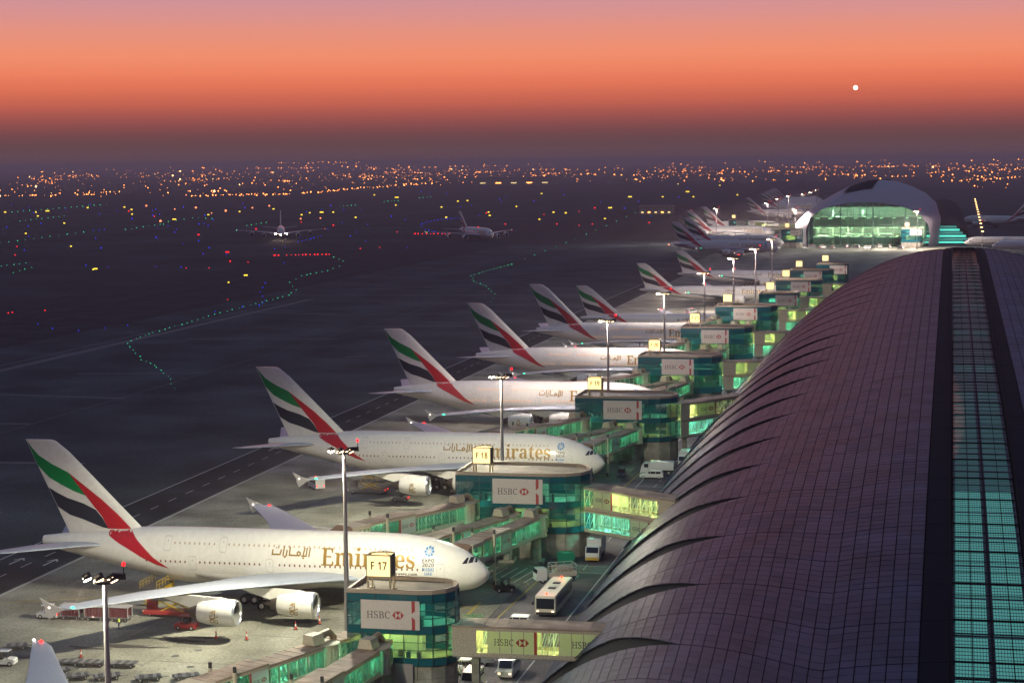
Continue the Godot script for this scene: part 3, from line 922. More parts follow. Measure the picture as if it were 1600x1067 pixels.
func gate_tower(number: String, label: String, at: Vector3, wide: float, deep: float, low: float, rank: int) -> Node3D:
	# at: front left corner on the ground. rank 0 nearest, 1 next, 2 far
	var t := thing("gate_tower", label, "gate tower", at, 0.0, "glass gate towers along the concourse")
	var r := deep * 0.5
	var top := 13.6
	var path := PackedVector2Array()
	var step := 1.95 if rank < 2 else 2.8
	var k := maxi(2, int(round(deep / step)))
	for i in k:
		path.append(Vector2(0, -deep + deep * i / k))
	k = int(round((wide - r) / step))
	for i in k:
		path.append(Vector2((wide - r) * i / k, 0))
	k = 7 if rank < 2 else 5
	for i in k + 1:
		var g := PI * i / k
		path.append(Vector2(wide - r + r * sin(g), -r + r * cos(g)))
	path.append(Vector2(0, -deep))
	var nrow := 9 if rank < 2 else 6
	var dy := (top - low) / nrow
	# glass, spandrels and their bars
	var bars := MB.new()
	var cols := path.size() - 1
	for i in cols:
		var a := path[i]
		var c := path[i + 1]
		var d := (c - a)
		var long := d.length()
		d /= long
		var bx := Vector3(d.x, 0, d.y)
		var b := Basis(bx, Vector3.UP, bx.cross(Vector3.UP))
		var mid := Vector3((a.x + c.x) * 0.5, 0, (a.y + c.y) * 0.5)
		bars.box(Vector3(a.x, (low + top) * 0.5, a.y), Vector3(0.1, top - low, 0.16), b)
		for j in nrow + 1:
			bars.box(mid + Vector3.UP * (low + dy * j), Vector3(long, 0.08, 0.12), b)
		if i == cols - 1:
			var wall := MB.new()
			wall.box(mid + Vector3.UP * (low + top) * 0.5 + b.z * 0.1, Vector3(long, top - low, 0.1), b)
			part("back_wall", wall, M.spandrel, t)
			continue
		var key := "tower_pane_%d_%d" % [rank, int(long * 100)]
		if not M.has(key):
			var pm := BoxMesh.new()
			pm.size = Vector3(long - 0.1, dy - 0.08, 0.04)
			M[key] = pm
		for j in nrow:
			var solid := j == 0 or j == nrow - 1 or j == nrow / 2
			var o := part("spandrel" if solid else "window_pane", M[key], M.spandrel if solid else M.tower_glass, t)
			o.transform = Transform3D(b, mid + Vector3.UP * (low + dy * (j + 0.5)) + b.z * rng.randf_range(-0.012, 0.012))
	part("mullion_frame", bars, M.mullion, t)
	# base of pale wall panels
	var inset := 0.35
	for i in cols:
		var a := path[i] + (Vector2(wide * 0.5, -r) - path[i]).normalized() * inset
		var c := path[i + 1] + (Vector2(wide * 0.5, -r) - path[i + 1]).normalized() * inset
		var d := (c - a)
		var long := d.length()
		d /= long
		var bx := Vector3(d.x, 0, d.y)
		var b := Basis(bx, Vector3.UP, bx.cross(Vector3.UP))
		var n := 3 if rank < 2 else 1
		for j in n:
			var mb := MB.new()
			mb.box(Vector3((a.x + c.x) * 0.5, low / n * (j + 0.5), (a.y + c.y) * 0.5), Vector3(long - 0.03, low / n - 0.03, 0.2), b)
			part("wall_panel", mb, M.base_wall if (i + j) % 3 else M.base_wall_b, t)
	var core := MB.new()
	core.box(Vector3((wide - r) * 0.5 + 0.4, low * 0.5 - 0.05, -r), Vector3(wide - r - 1.2, low - 0.3, deep - 1.6))
	core.box(Vector3(wide * 0.42, (low + top) * 0.5, -deep + 2.2), Vector3(wide * 0.4, top - low - 0.5, 2.0))
	part("core_wall", core, M.inner_wall, t)
	# floors, ceilings and lamps
	var poly := PackedVector2Array()
	for p in path:
		poly.append((p - Vector2(wide * 0.5, -r)) * 0.985 + Vector2(wide * 0.5, -r))
	poly.remove_at(poly.size() - 1)
	var half: float = low + dy * (nrow / 2 + 0.5)
	for y in [low + 0.25, half, top - 0.3]:
		var mb := MB.new()
		var flatp := PackedVector2Array()
		for p in poly:
			flatp.append(Vector2(p.y, 0) + Vector2(0, p.x))
		for q in [[0.0, Vector3.UP], [-0.3, Vector3.DOWN]]:
			var tr := poly_tris(poly)
			for i in range(0, tr.size(), 3):
				mb.tri(Vector3(tr[i].x, y + q[0], tr[i].y), Vector3(tr[i + 1].x, y + q[0], tr[i + 1].y), Vector3(tr[i + 2].x, y + q[0], tr[i + 2].y), q[1], q[1], q[1])
		part("floor_slab", mb, M.inner_floor, t)
	for lev in [[half - 0.36, "glow_lime", Color(0.86, 1.0, 0.5)], [top - 0.66, "glow_green", Color(0.42, 1.0, 0.84)]]:
		var mb := MB.new()
		var z := -1.6
		while z > -deep + 3.2:
			mb.box(Vector3(wide * 0.5, lev[0], z), Vector3(wide - deep * 0.75, 0.05, 0.25))
			z -= 2.4
		part("ceiling_light", mb, M[lev[1]], t)
		for i in 2:
			omni(t, Vector3(wide * (0.28 + 0.5 * i), lev[0] - 0.25, -r * 0.8), lev[2], 26.0 if rank < 2 else 36.0, 0.12, 30.0)
	if rank < 2:
		var furn := MB.new()
		for i in int(wide / 1.5):
			var x := 1.4 + i * 1.4 + rng.randf_range(-0.3, 0.3)
			if x < wide - r:
				furn.box(Vector3(x, low + 0.25 + 0.45, -1.5 - rng.randf() * 2.0), Vector3(0.5, rng.randf_range(0.8, 1.3), 0.5))
				furn.box(Vector3(x + 0.4, half + 0.6, -2.0 - rng.randf() * 2.0), Vector3(0.4, rng.randf_range(0.9, 1.7), 0.4))
		part("furniture", furn, M.furniture, t)
	# parapet and roof deck
	var par := MB.new()
	for i in path.size() - 1:
		var a := path[i]
		var c := path[i + 1]
		var cc := Vector2(wide * 0.5, -r)
		var a2 := a + (cc - a).normalized() * 0.35
		var c2 := c + (cc - c).normalized() * 0.35
		var y0 := top
		var y1 := top + 0.55
		par.quad(Vector3(a.x, y1, a.y), Vector3(c.x, y1, c.y), Vector3(c2.x, y1, c2.y), Vector3(a2.x, y1, a2.y), Vector3.UP)
		par.quad(Vector3(a2.x, y0, a2.y), Vector3(c2.x, y0, c2.y), Vector3(c2.x, y1, c2.y), Vector3(a2.x, y1, a2.y), Vector3(cc.x - a.x, 0, cc.y - a.y))
		par.quad(Vector3(a.x, y0, a.y), Vector3(c.x, y0, c.y), Vector3(c.x, y1, c.y), Vector3(a.x, y1, a.y), Vector3(a.x - cc.x, 0, a.y - cc.y))
	part("parapet", par, M.parapet, t)
	var deck := MB.new()
	var tr := poly_tris(poly)
	for i in range(0, tr.size(), 3):
		deck.tri(Vector3(tr[i].x, top + 0.03, tr[i].y), Vector3(tr[i + 1].x, top + 0.03, tr[i + 1].y), Vector3(tr[i + 2].x, top + 0.03, tr[i + 2].y), Vector3.UP, Vector3.UP, Vector3.UP)
	part("roof_deck", deck, M.roof_deck, t)
	# board
	if wide < 15.0:
		bank_board(t, Vector3(1.8, 9.4, 0.3), Vector3(1, 0, 0), Vector3.UP, 7.3, 3.5)
		var hatch := MB.new()
		hatch.box(Vector3(7.0, low - 1.0, 0.1), Vector3(2.3, 2.6, 0.3))
		part("shutter", hatch, M.grey_panel, t)
	else:
		bank_board(t, Vector3(6.3, 9.1, 0.3), Vector3(1, 0, 0), Vector3.UP, 8.4, 4.1)
	# the lit number box on its legs
	var bx0 := 2.1 if wide < 15.0 else 2.6
	var bw := 3.1
	var sb := group_part("sign_box", t, Vector3(bx0, top + 0.05, -1.2))
	for x in [0.15, bw - 0.15]:
		for z in [-0.2, -2.0]:
			var leg := MB.new()
			leg.box(Vector3(x, 0.9, z), Vector3(0.22, 1.8, 0.22))
			leg.box(Vector3(x, 0.06, z), Vector3(0.5, 0.12, 0.5))
			part("leg", leg, M.sign_frame, sb)
	var fr := MB.new()
	for x in [0.06, bw - 0.06]:
		for z in [-0.08, -2.1]:
			fr.box(Vector3(x, 3.05, z), Vector3(0.12, 2.6, 0.12))
	for y in [1.75, 4.35]:
		for z in [-0.08, -2.1]:
			fr.box(Vector3(bw * 0.5, y, z), Vector3(bw, 0.12, 0.12))
		for x in [0.06, bw - 0.06]:
			fr.box(Vector3(x, y, -1.1), Vector3(0.12, 0.12, 2.0))
	fr.tube(Vector3(0.1, 4.4, -0.1), Vector3(bw * 0.55, 4.75, -1.1), 0.05, 0.05, 6)
	fr.tube(Vector3(bw - 0.1, 4.4, -0.1), Vector3(bw * 0.55, 4.75, -1.1), 0.05, 0.05, 6)
	fr.tube(Vector3(bw - 0.1, 4.4, -2.1), Vector3(bw * 0.55, 4.75, -1.1), 0.05, 0.05, 6)
	part("sign_frame", fr, M.sign_frame, sb)
	for x in [0.1, bw - 0.1]:
		var side_p := MB.new()
		side_p.box(Vector3(x, 3.05, -1.1), Vector3(0.05, 2.5, 1.9))
		part("side_panel", side_p, M.sign_side, sb)
	for z in [-0.08, -2.1]:
		var face := MB.new()
		face.box(Vector3(bw * 0.5, 3.05, z), Vector3(bw - 0.16, 2.5, 0.06))
		part("sign_face", face, M.glow_sign, sb)
	if number:
		var tx := MB.new()
		lay(tx, word_tris(number, false, true, 2.0, 1.0), Vector3(0.6, 2.6, -0.03), Vector3(1, 0, 0), Vector3.UP)
		part("lettering", tx, M.sign_letter, sb)
	return t


func jet_bridge(label: String, turn_at: Vector3, wall_at: Vector3, cab_at: Vector3, floor_y: float, cab_y: float, rank: int) -> Node3D:
	var t := thing("jet_bridge", label, "jet bridge", Vector3(turn_at.x, 0, turn_at.z), 0.0, "jet bridges between towers and airliners")
	var o := Vector3(turn_at.x, 0, turn_at.z)
	var p := Vector3(0, floor_y, 0)
	var q := cab_at - o
	q.y = cab_y
	var wl := wall_at - o
	wl.y = floor_y
	var fine := rank < 2
	var flat := Vector3(q.x, 0, q.z).normalized()
	var slope := (q.y - p.y) / Vector2(q.x, q.z).length()
	var dir := (flat + Vector3.UP * slope).normalized()
	var long := p.distance_to(q)
	# rotunda on its column
	var rot := MB.new()
	rot.lathe(Vector3(0, floor_y - 0.5, 0), Vector3.UP, [[0.0, 0.05], [0.0, 1.75], [0.35, 1.85], [0.4, 1.7], [3.2, 1.7], [3.25, 1.9], [3.5, 1.9], [3.6, 0.05]], 20)
	for i in 20:
		var g := TAU * (i + 0.5) / 20
		rot.box(Vector3(1.72 * cos(g), floor_y + 1.3, 1.72 * sin(g)), Vector3(0.1, 2.7, 0.14), Basis(Vector3.UP, -g))
	part("rotunda", rot, M.bridge_frame, t)
	var col := MB.new()
	col.tube(Vector3.ZERO, Vector3(0, floor_y - 0.45, 0), 0.85, 0.8, 16)
	col.box(Vector3(0, 0.2, 0), Vector3(2.6, 0.4, 2.6))
	part("column", col, M.base_wall, t)
	var hump := MB.new()
	var hb := Basis(flat, Vector3.UP, flat.cross(Vector3.UP))
	hump.prism(Vector3(0, floor_y + 3.6, 0) + flat * 1.9, PackedVector2Array([Vector2(-1.0, -0.4), Vector2(-0.7, 0.75), Vector2(0.7, 0.75), Vector2(1.0, -0.4)]), 1.9, hb)
	part("cooling_unit", hump, M.bridge_frame, t)
	var duct := MB.new()
	duct.tube(Vector3(0, floor_y + 3.9, 0) + flat * 1.0, Vector3(0, floor_y + 4.05, 0) - flat * 0.9, 0.42, 0.42, 10)
	duct.tube(Vector3(0, floor_y + 4.05, 0) - flat * 0.9, Vector3(0, floor_y + 3.2, 0) - flat * 1.9, 0.4, 0.4, 10)
	part("duct", duct, M.duct_pipe, t)
	var green := Color(0.42, 1.0, 0.78)
	if wl.distance_to(p) > 2.2:
		tunnel(t, p + (wl - p).normalized() * 1.5, wl, 2.6, 2.9, "gg", green, 16.0, fine, M.bridge_glass)
	# inner tunnel and the wider outer one
	var a := p + dir * 1.6
	var m := p + dir * long * 0.56
	var c := q - dir * 1.6
	var plan := "ggggggg" if m.distance_to(a) > 9.0 else "ggggg"
	tunnel(t, a, m, 2.7, 2.8, plan, green, 42.0, fine, M.bridge_glass)
	var outer := group_part("outer_tunnel", t)
	tunnel(outer, m - dir * 1.0, c, 3.1, 3.15, "srgg" if c.distance_to(m) > 6.0 else "srg", green, 30.0, fine, M.bridge_glass)
	# drive posts with their bogie
	var dp := p + dir * long * 0.78
	for side in [-1.0, 1.0]:
		var post := MB.new()
		var b: Vector3 = Vector3(dp.x, 0, dp.z) + hb.z * side * 1.9
		post.box(b + Vector3.UP * (dp.y + 3.9) * 0.5, Vector3(0.34, dp.y + 3.5, 0.34), hb)
		part("lift_post", post, M.bridge_frame, t)
		var cap := MB.new()
		cap.tube(b + Vector3.UP * (dp.y + 3.7), b + Vector3.UP * (dp.y + 4.35), 0.22, 0.22, 8)
		part("post_cap", cap, M.black, t)
		var wh := part("wheel", M.wheel_shape, M.rubber, t, Vector3(b.x, 0.5, b.z), atan2(-flat.z, flat.x))
		wh.scale = Vector3.ONE * 0.5
	var axle := MB.new()
	axle.box(Vector3(dp.x, 0.75, dp.z), Vector3(0.9, 0.5, 3.8), hb)
	axle.box(Vector3(dp.x, dp.y - 0.55, dp.z), Vector3(0.6, 0.4, 4.1), hb)
	part("bogie", axle, M.gear, t)
	var under := MB.new()
	under.tube(a - Vector3.UP * 0.5, c - Vector3.UP * 0.6, 0.16, 0.16, 6)
	under.box((a + c) * 0.5 - Vector3.UP * 0.7, Vector3(2.4, 0.5, 1.2), hb)
	part("underframe", under, M.gear, t)
	# cab with its folding hood
	var cab := group_part("cab", t)
	var cb := MB.new()
	cb.slab(q + Vector3.UP * 3.25, Vector3(3.8, 0.25, 3.9), 0.08, hb)
	cb.box(q - Vector3.UP * 0.12, Vector3(3.8, 0.24, 3.8), hb)
	for side in [-1.0, 1.0]:
		cb.box(q + hb.z * side * 1.85 + Vector3.UP * 0.5, Vector3(3.7, 1.0, 0.12), hb)
		cb.box(q + hb.z * side * 1.85 + Vector3.UP * 2.95, Vector3(3.7, 0.5, 0.12), hb)
		for x in [-1.8, -0.1, 1.8]:
			cb.box(q + hb.z * side * 1.85 + flat * x + Vector3.UP * 1.6, Vector3(0.16, 3.2, 0.16), hb)
	part("cab_frame", cb, M.bridge_frame, cab)
	var cg := BoxMesh.new()
	cg.size = Vector3(1.6, 1.7, 0.03)
	for side in [-1.0, 1.0]:
		for x in [-0.95, 0.85]:
			var o2 := part("window_pane", cg, M.clear_glass, cab)
			o2.transform = Transform3D(hb, q + hb.z * side * 1.86 + flat * x + Vector3.UP * 1.85)
	var hood := MB.new()
	for i in 5:
		hood.prism(q + flat * (2.05 + 0.32 * i) + Vector3.UP * 1.7, PackedVector2Array([Vector2(-1.75, -1.6), Vector2(-1.75, 1.5 - 0.14 * i), Vector2(-1.2, 1.75 - 0.14 * i), Vector2(1.2, 1.75 - 0.14 * i), Vector2(1.75, 1.5 - 0.14 * i), Vector2(1.75, -1.6)]), 0.26, hb)
	part("folding_hood", hood, M.hood, cab)
	var cl := MB.new()
	cl.box(q + Vector3.UP * 3.05, Vector3(1.6, 0.06, 0.5), hb)
	part("ceiling_light", cl, M.glow_lime, cab)
	omni(cab, q + Vector3.UP * 2.85, Color(0.9, 1.0, 0.6), 4.0, 0.1, 12.0)
	return t


func link_bridge(label: String, a: Vector3, b: Vector3, levels: int, plans: Array, rank: int) -> Node3D:
	var t := thing("link_bridge", label, "footbridge", Vector3(a.x, 0, a.z), 0.0, "glazed bridges between towers and concourse")
	var o := Vector3(a.x, 0, a.z)
	for i in levels:
		var cool := i == 0 and levels == 2
		var y := a.y + 3.7 * i
		tunnel(t, Vector3(0, y, 0), b - o + Vector3.UP * (y - b.y), 4.0, 3.45, plans[i], Color(0.45, 1.0, 0.86) if cool else Color(0.92, 1.0, 0.6), 170.0, rank < 2, M.clear_glass)
	var col := MB.new()
	var m := (b - o) * 0.12
	col.box(Vector3(m.x, a.y * 0.5, m.z), Vector3(0.9, a.y - 0.3, 0.9))
	part("column", col, M.base_wall, t)
	return t


# ---------------------------------------------------------------- the concourse
const RIDGE_Z := [60.0, 100.0, 120.0, 165.0, 200.0, 240.0, 290.0, 350.0, 420.0, 500.0, 560.0, 620.0, 680.0, 730.0, 780.0]
const RIDGE_H := [7.0, 12.5, 15.5, 21.0, 24.8, 27.6, 29.6, 31.0, 32.6, 34.3, 35.6, 36.3, 34.6, 30.0, 22.0]
const RIDGE_A := [38.0, 43.0, 45.0, 48.0, 51.0, 54.0, 56.2, 58.5, 61.0, 62.2, 62.6, 61.5, 58.0, 50.0, 40.0]


var smooth_cache := {}


func along(tab: Array, z: float) -> float:
	var k := 0
	while k < RIDGE_Z.size() - 2 and RIDGE_Z[k + 1] < z:
		k += 1
	var f := clampf((z - RIDGE_Z[k]) / (RIDGE_Z[k + 1] - RIDGE_Z[k]), 0.0, 1.0)
	return lerpf(tab[k], tab[k + 1], f)


func smooth_along(tab: Array, z: float) -> float:
	var key := int(z * 20.0) * 2 + (0 if tab == RIDGE_H else 1)
	if not smooth_cache.has(key):
		var sum := 0.0
		for i in 17:
			sum += along(tab, z + (i - 8) * 5.0) * (9.0 - absf(i - 8.0))
		smooth_cache[key] = sum / 81.0
	return smooth_cache[key]


# s: -1 .. 1 across (left positive), z: metres away
func shell(s: float, z: float) -> Vector3:
	var h := smooth_along(RIDGE_H, z)
	var a := smooth_along(RIDGE_A, z)
	return Vector3(3.9 + 0.0065 * z - a * s, h * (1.0 - pow(absf(s), 2.4)), -z)


func shell_out(s: float, z: float) -> Vector3:
	var e := shell(s + 0.01, z) - shell(s - 0.01, z)
	var f := shell(s, z + 1.0) - shell(s, z - 1.0)
	var m := e.cross(f).normalized()
	return m if m.y > 0 else -m


func skew(s: float) -> float:
	return 90.0 * pow(maxf(0.0, absf(s) - 0.3), 1.2)


func concourse() -> void:
	var t := thing("terminal_concourse", "long arched terminal roof of small purple-grey metal panels with skylight strip", "terminal", Vector3(4.0, 0, -170.0))
	var off := -t.position
	var under := MB.new()
	for side in [1.0, -1.0]:
		var rows := []
		for i in 70:
			var z := 70.0 + 10.0 * i
			var line := PackedVector3Array()
			for j in 31:
				var s: float = side * lerpf(1.0, 3.7 / smooth_along(RIDGE_A, z), j / 30.0)
				line.append(shell(s, z) - shell_out(s, z) * 0.3 + off)
			rows.append(line)
		under.sheet(rows)
	part("inner_shell", under, M.under_shell, t)
	# metal panels: the largest in view one by one, the rest together
	var rest := MB.new()
	var rest_b := MB.new()
	var made := 0
	var cols := 33
	for k in range(0, 350):
		var z0 := 105.2 + 1.8 * k
		var bold := (k - 36) % 6 == 0
		for side in [1.0, -1.0]:
			for c in (cols if side > 0 else 14):
				var a := smooth_along(RIDGE_A, z0)
				var s0 := 6.3 / a
				var f0: float = c / float(cols)
				var f1: float = (c + 1) / float(cols)
				f0 = f0 * 0.85 + 0.15 * (1.0 - pow(1.0 - f0, 1.5))
				f1 = f1 * 0.85 + 0.15 * (1.0 - pow(1.0 - f1, 1.5))
				var sa: float = lerpf(s0, 1.0, f0) + 0.055 / a
				var sb: float = lerpf(s0, 1.0, f1) - 0.055 / a
				var zn: Array[float] = []
				var zf: Array[float] = []
				for s in [sa, sb]:
					var near: float = z0 + skew(s) + (0.12 if bold else 0.015)
					var far: float = z0 + 1.8 + skew(s) - (0.05 if (k + 1 - 36) % 6 == 0 else 0.008)
					# the louvred gaps that open towards the eave
					var line: float = 170.0 + 21.6 * floor((z0 - 170.0) / 21.6 + 0.001)
					var tip: float = 0.6 - 0.0009 * (line + 17.0 - 187.0)
					var gap: float = clampf((s - tip) * 34.0, 0.0, 6.2) if line < 420.0 else clampf((s - tip) * 14.0, 0.0, 3.2)
					zn.append(maxf(near, line + skew(s) + gap))
					zf.append(far)
				if zf[0] - zn[0] < 0.15 and zf[1] - zn[1] < 0.15:
					continue
				zf[0] = maxf(zf[0], zn[0] + 0.02)
				zf[1] = maxf(zf[1], zn[1] + 0.02)
				if zn[0] > 760.0:
					continue
				var up := 0.035 + rng.randf_range(-0.008, 0.008)
				var o: Vector3 = shell_out(side * (sa + sb) * 0.5, (zn[0] + zf[0]) * 0.5)
				var p0: Vector3 = shell(side * sa, zn[0]) + o * up
				var p1: Vector3 = shell(side * sb, zn[1]) + o * (up + 0.035)
				var p2: Vector3 = shell(side * sb, zf[1]) + o * 0.055
				var p3: Vector3 = shell(side * sa, zf[0]) + o * (0.02 + rng.randf_range(-0.006, 0.006))
				if p1.y < 0.1:
					continue
				# those that show largest: near the lower edge of the frame
				var own: bool = side > 0 and z0 > 158.0 and made < 295 and c < 16 and z0 < 200.0
				if own:
					made += 1
					var mb := MB.new()
					_panel(mb, p0, p1, p2, p3, o, Vector3.ZERO - p0)
					part("roof_panel", mb, M.shell_panel if rng.randf() < 0.7 else M.shell_panel_b, t, p0 + off)
				else:
					_panel(rest if rng.randf() < 0.7 else rest_b, p0, p1, p2, p3, o, off)
	stuff(part("roof_cladding", rest, M.shell_panel, t))
	stuff(part("roof_cladding", rest_b, M.shell_panel_b, t))
	# skylight along the ridge between two dark gutters
	var sky := group_part("skylight", t)
	var slat := MB.new()
	var rib := MB.new()
	var z := 105.2
	var bay := 0
	while z < 740.0:
		var z1 := z + 10.8
		for side in [-1.0, 1.0]:
			var g := MB.new()
			var q: Array[Vector3] = []
			for e in [[3.62, z + 0.06], [6.2, z + 0.06], [6.2, z1 - 0.06], [3.62, z1 - 0.06]]:
				var s: float = side * e[0] / smooth_along(RIDGE_A, e[1])
				q.append(shell(s, e[1]) + Vector3.UP * 0.16 + off)
			g.quad(q[0], q[1], q[2], q[3], Vector3.UP)
			for i in 4:
				g.quad(q[i], q[(i + 1) % 4], q[(i + 1) % 4] - Vector3.UP * 0.35, q[i] - Vector3.UP * 0.35)
			part("gutter_panel", g, M.gutter, t)
			rib.tube(shell(side * 3.56 / 50.0, z) + Vector3.UP * 0.22 + off, shell(side * 3.56 / 50.0, z1) + Vector3.UP * 0.22 + off, 0.11, 0.11, 6)
		for h in 3:
			var za := z + 3.6 * h
			for c in 4:
				var x0 := -3.45 + 1.725 * c
				var pn := MB.new()
				var a := shell(0, za + 0.05) + off + Vector3.UP * 0.18
				var b := shell(0, za + 3.55) + off + Vector3.UP * 0.18
				pn.quad(a + Vector3(x0 + 0.05, -absf(x0 + 0.05) * 0.03, 0), a + Vector3(x0 + 1.67, -absf(x0 + 1.67) * 0.03, 0), b + Vector3(x0 + 1.67, -absf(x0 + 1.67) * 0.03, 0), b + Vector3(x0 + 0.05, -absf(x0 + 0.05) * 0.03, 0), Vector3.UP)
				part("glass_pane", pn, M.skylight_glass, sky)
			rib.box(shell(0, za) + off + Vector3.UP * 0.2, Vector3(7.0, 0.16 if h == 0 else 0.07, 0.2 if h == 0 else 0.09))
		for i in 12:
			slat.box(shell(0, z + 0.9 * i + 0.45) + off - Vector3.UP * 0.35, Vector3(6.9, 0.03, 0.16))
		for i in 27:
			var x := -3.4 + 6.8 * i / 26.0
			slat.tube(shell(0, z) + off + Vector3(x, -0.5, 0), shell(0, z1) + off + Vector3(x, -0.5, 0), 0.022, 0.022, 4, false)
		for x in [-1.73, 0.0, 1.73]:
			rib.tube(shell(0, z) + off + Vector3(x, 0.2, 0), shell(0, z1) + off + Vector3(x, 0.2, 0), 0.09 if x == 0.0 else 0.05, 0.09 if x == 0.0 else 0.05, 6)
		# the lit void beneath; its fade with distance is painted into the glow
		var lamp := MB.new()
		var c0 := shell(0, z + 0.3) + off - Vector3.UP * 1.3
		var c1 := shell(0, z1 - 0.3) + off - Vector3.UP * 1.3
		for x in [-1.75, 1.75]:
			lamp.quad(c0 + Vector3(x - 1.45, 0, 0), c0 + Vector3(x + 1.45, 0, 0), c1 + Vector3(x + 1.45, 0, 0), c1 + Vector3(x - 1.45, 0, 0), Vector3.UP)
		part("light_panel", lamp, M.glow_sky if z < 225.0 else M.glow_sky_faded if z < 300.0 or bay % 5 == 1 else M.glow_sky_most_faded, sky)
		z = z1
		bay += 1
	stuff(part("louvre_slats", slat, M.slat, sky))
	part("glazing_bars", rib, M.gutter, sky)


func _panel(mb: MB, p0: Vector3, p1: Vector3, p2: Vector3, p3: Vector3, o: Vector3, off: Vector3) -> void:
	p0 += off
	p1 += off
	p2 += off
	p3 += off
	mb.quad(p0, p1, p2, p3, o)
	var d := -o * 0.13
	mb.quad(p0, p1, p1 + d, p0 + d)
	mb.quad(p1, p2, p2 + d, p1 + d)
	mb.quad(p3, p0, p0 + d, p3 + d)


# ---------------------------------------------------------------- the central hall far down the concourse
const HALL_IN := [[-95.0, -0.5], [-95.5, 12.0], [-92.5, 21.5], [-85.0, 27.0], [-77.0, 30.0], [-66.0, 32.0], [-54.0, 32.6], [-42.0, 32.2], [-31.0, 30.6], [-21.0, 27.6], [-12.5, 22.8], [-7.0, 16.0], [-5.6, 9.0], [-7.0, -0.5]]
const HALL_OUT := [[-103.0, -0.5], [-106.0, 15.5], [-98.0, 24.0], [-88.0, 31.5], [-78.0, 37.6], [-66.0, 43.6], [-54.0, 47.4], [-42.0, 48.4], [-31.0, 46.9], [-20.0, 43.2], [-9.0, 37.6], [-1.5, 30.5], [2.0, 18.5], [0.5, -0.5]]


func central_hall() -> void:
	var t := thing("central_hall", "far arched terminal hall with a tall green lit glass front", "terminal", Vector3(-52.0, 0, -1470.0))
	var at := t.position
	var rows := []
	for f in [[0.0, -1462.0], [0.12, -1464.0], [0.55, -1474.0], [1.0, -1492.0], [1.0, -1530.0], [0.9, -1575.0], [0.55, -1610.0]]:
		var line := PackedVector3Array()
		for i in HALL_IN.size():
			line.append(Vector3(lerpf(HALL_IN[i][0], HALL_OUT[i][0], f[0]), lerpf(HALL_IN[i][1], HALL_OUT[i][1], f[0]), f[1]) - at)
		rows.append(line)
	var sh := MB.new()
	sh.sheet(rows)
	part("roof_shell", sh, M.far_shell, t)
	var strip := MB.new()
	var srow := []
	for f in [[0.62, -1476.0], [1.0, -1492.0], [1.0, -1530.0], [0.9, -1575.0]]:
		var line := PackedVector3Array()
		for x in [-67.0, -60.0, -53.0, -46.0]:
			var i := 0
			while HALL_OUT[i + 1][0] < x or i == 0:
				i += 1
			var y: float = lerpf(HALL_OUT[i][1], HALL_OUT[i + 1][1], (x - HALL_OUT[i][0]) / (HALL_OUT[i + 1][0] - HALL_OUT[i][0]))
			line.append(Vector3(x + (1.0 - f[0]) * -6.0 + (-1476.0 - f[1]) * 0.12, lerpf(32.3, y, f[0]) + 0.7, f[1]) - at)
		srow.append(line)
	strip.sheet(srow)
	part("skylight_strip", strip, M.gutter, t)
	# glass front, pane by pane, with floors and lamps behind it
	var bars := MB.new()
	for i in 19:
		var x := -94.0 + 4.7 * i
		var top := 0.0
		for j in HALL_IN.size() - 1:
			if HALL_IN[j][0] <= x + 2.35 and HALL_IN[j + 1][0] >= x + 2.35 and HALL_IN[j][1] > 8.0:
				top = lerpf(HALL_IN[j][1], HALL_IN[j + 1][1], (x + 2.35 - HALL_IN[j][0]) / (HALL_IN[j + 1][0] - HALL_IN[j][0]))
		if top < 6.0:
			top = 14.0
		bars.box(Vector3(x, top * 0.5, -1468.0) - at, Vector3(0.35 if i % 5 else 1.0, top, 0.5))
		var n := int(top / 4.6)
		for j in n:
			var pn := MB.new()
			pn.box(Vector3(x + 2.35, top / n * (j + 0.5), -1468.2) - at, Vector3(4.4, top / n - 0.3, 0.08))
			part("window_pane", pn, M.hall_glass, t)
			bars.box(Vector3(x + 2.35, top / n * j, -1468.0) - at, Vector3(4.7, 0.3, 0.4))
	part("mullion_frame", bars, M.hall_bar, t)
	var fl := MB.new()
	for y in [0.3, 7.0, 14.0, 21.0]:
		fl.box(Vector3(-51.0, y, -1489.0) - at, Vector3(84.0 - y * 0.6, 0.7, 36.0 - y * 0.6))
	fl.box(Vector3(-51.0, 14.0, -1506.0) - at, Vector3(84.0, 28.0, 0.8))
	for i in 8:
		fl.box(Vector3(-88.0 + 11.0 * i, 13.0, -1484.0) - at, Vector3(1.2, 26.0, 1.2))
	part("floor", fl, M.inner_floor, t)
	var lm := MB.new()
	for y in [6.4, 13.4, 20.4]:
		for i in 9:
			lm.box(Vector3(-88.0 + 9.3 * i, y, -1478.0) - at, Vector3(6.5 if y < 14.0 else 3.0, 0.25, 0.8))
	lm.box(Vector3(-50.0, 9.0, -1475.0) - at, Vector3(34.0, 0.5, 0.5))
	part("ceiling_light", lm, M.glow_hall, t)
	for i in 4:
		omni(t, Vector3(-82.0 + 21.0 * i, 12.6, -1480.0) - at, Color(0.8, 1.0, 0.78), 560.0, 0.4, 80.0)
	for i in 3:
		omni(t, Vector3(-74.0 + 23.0 * i, 25.5, -1482.0) - at, Color(0.72, 1.0, 0.84), 430.0, 0.4, 80.0)


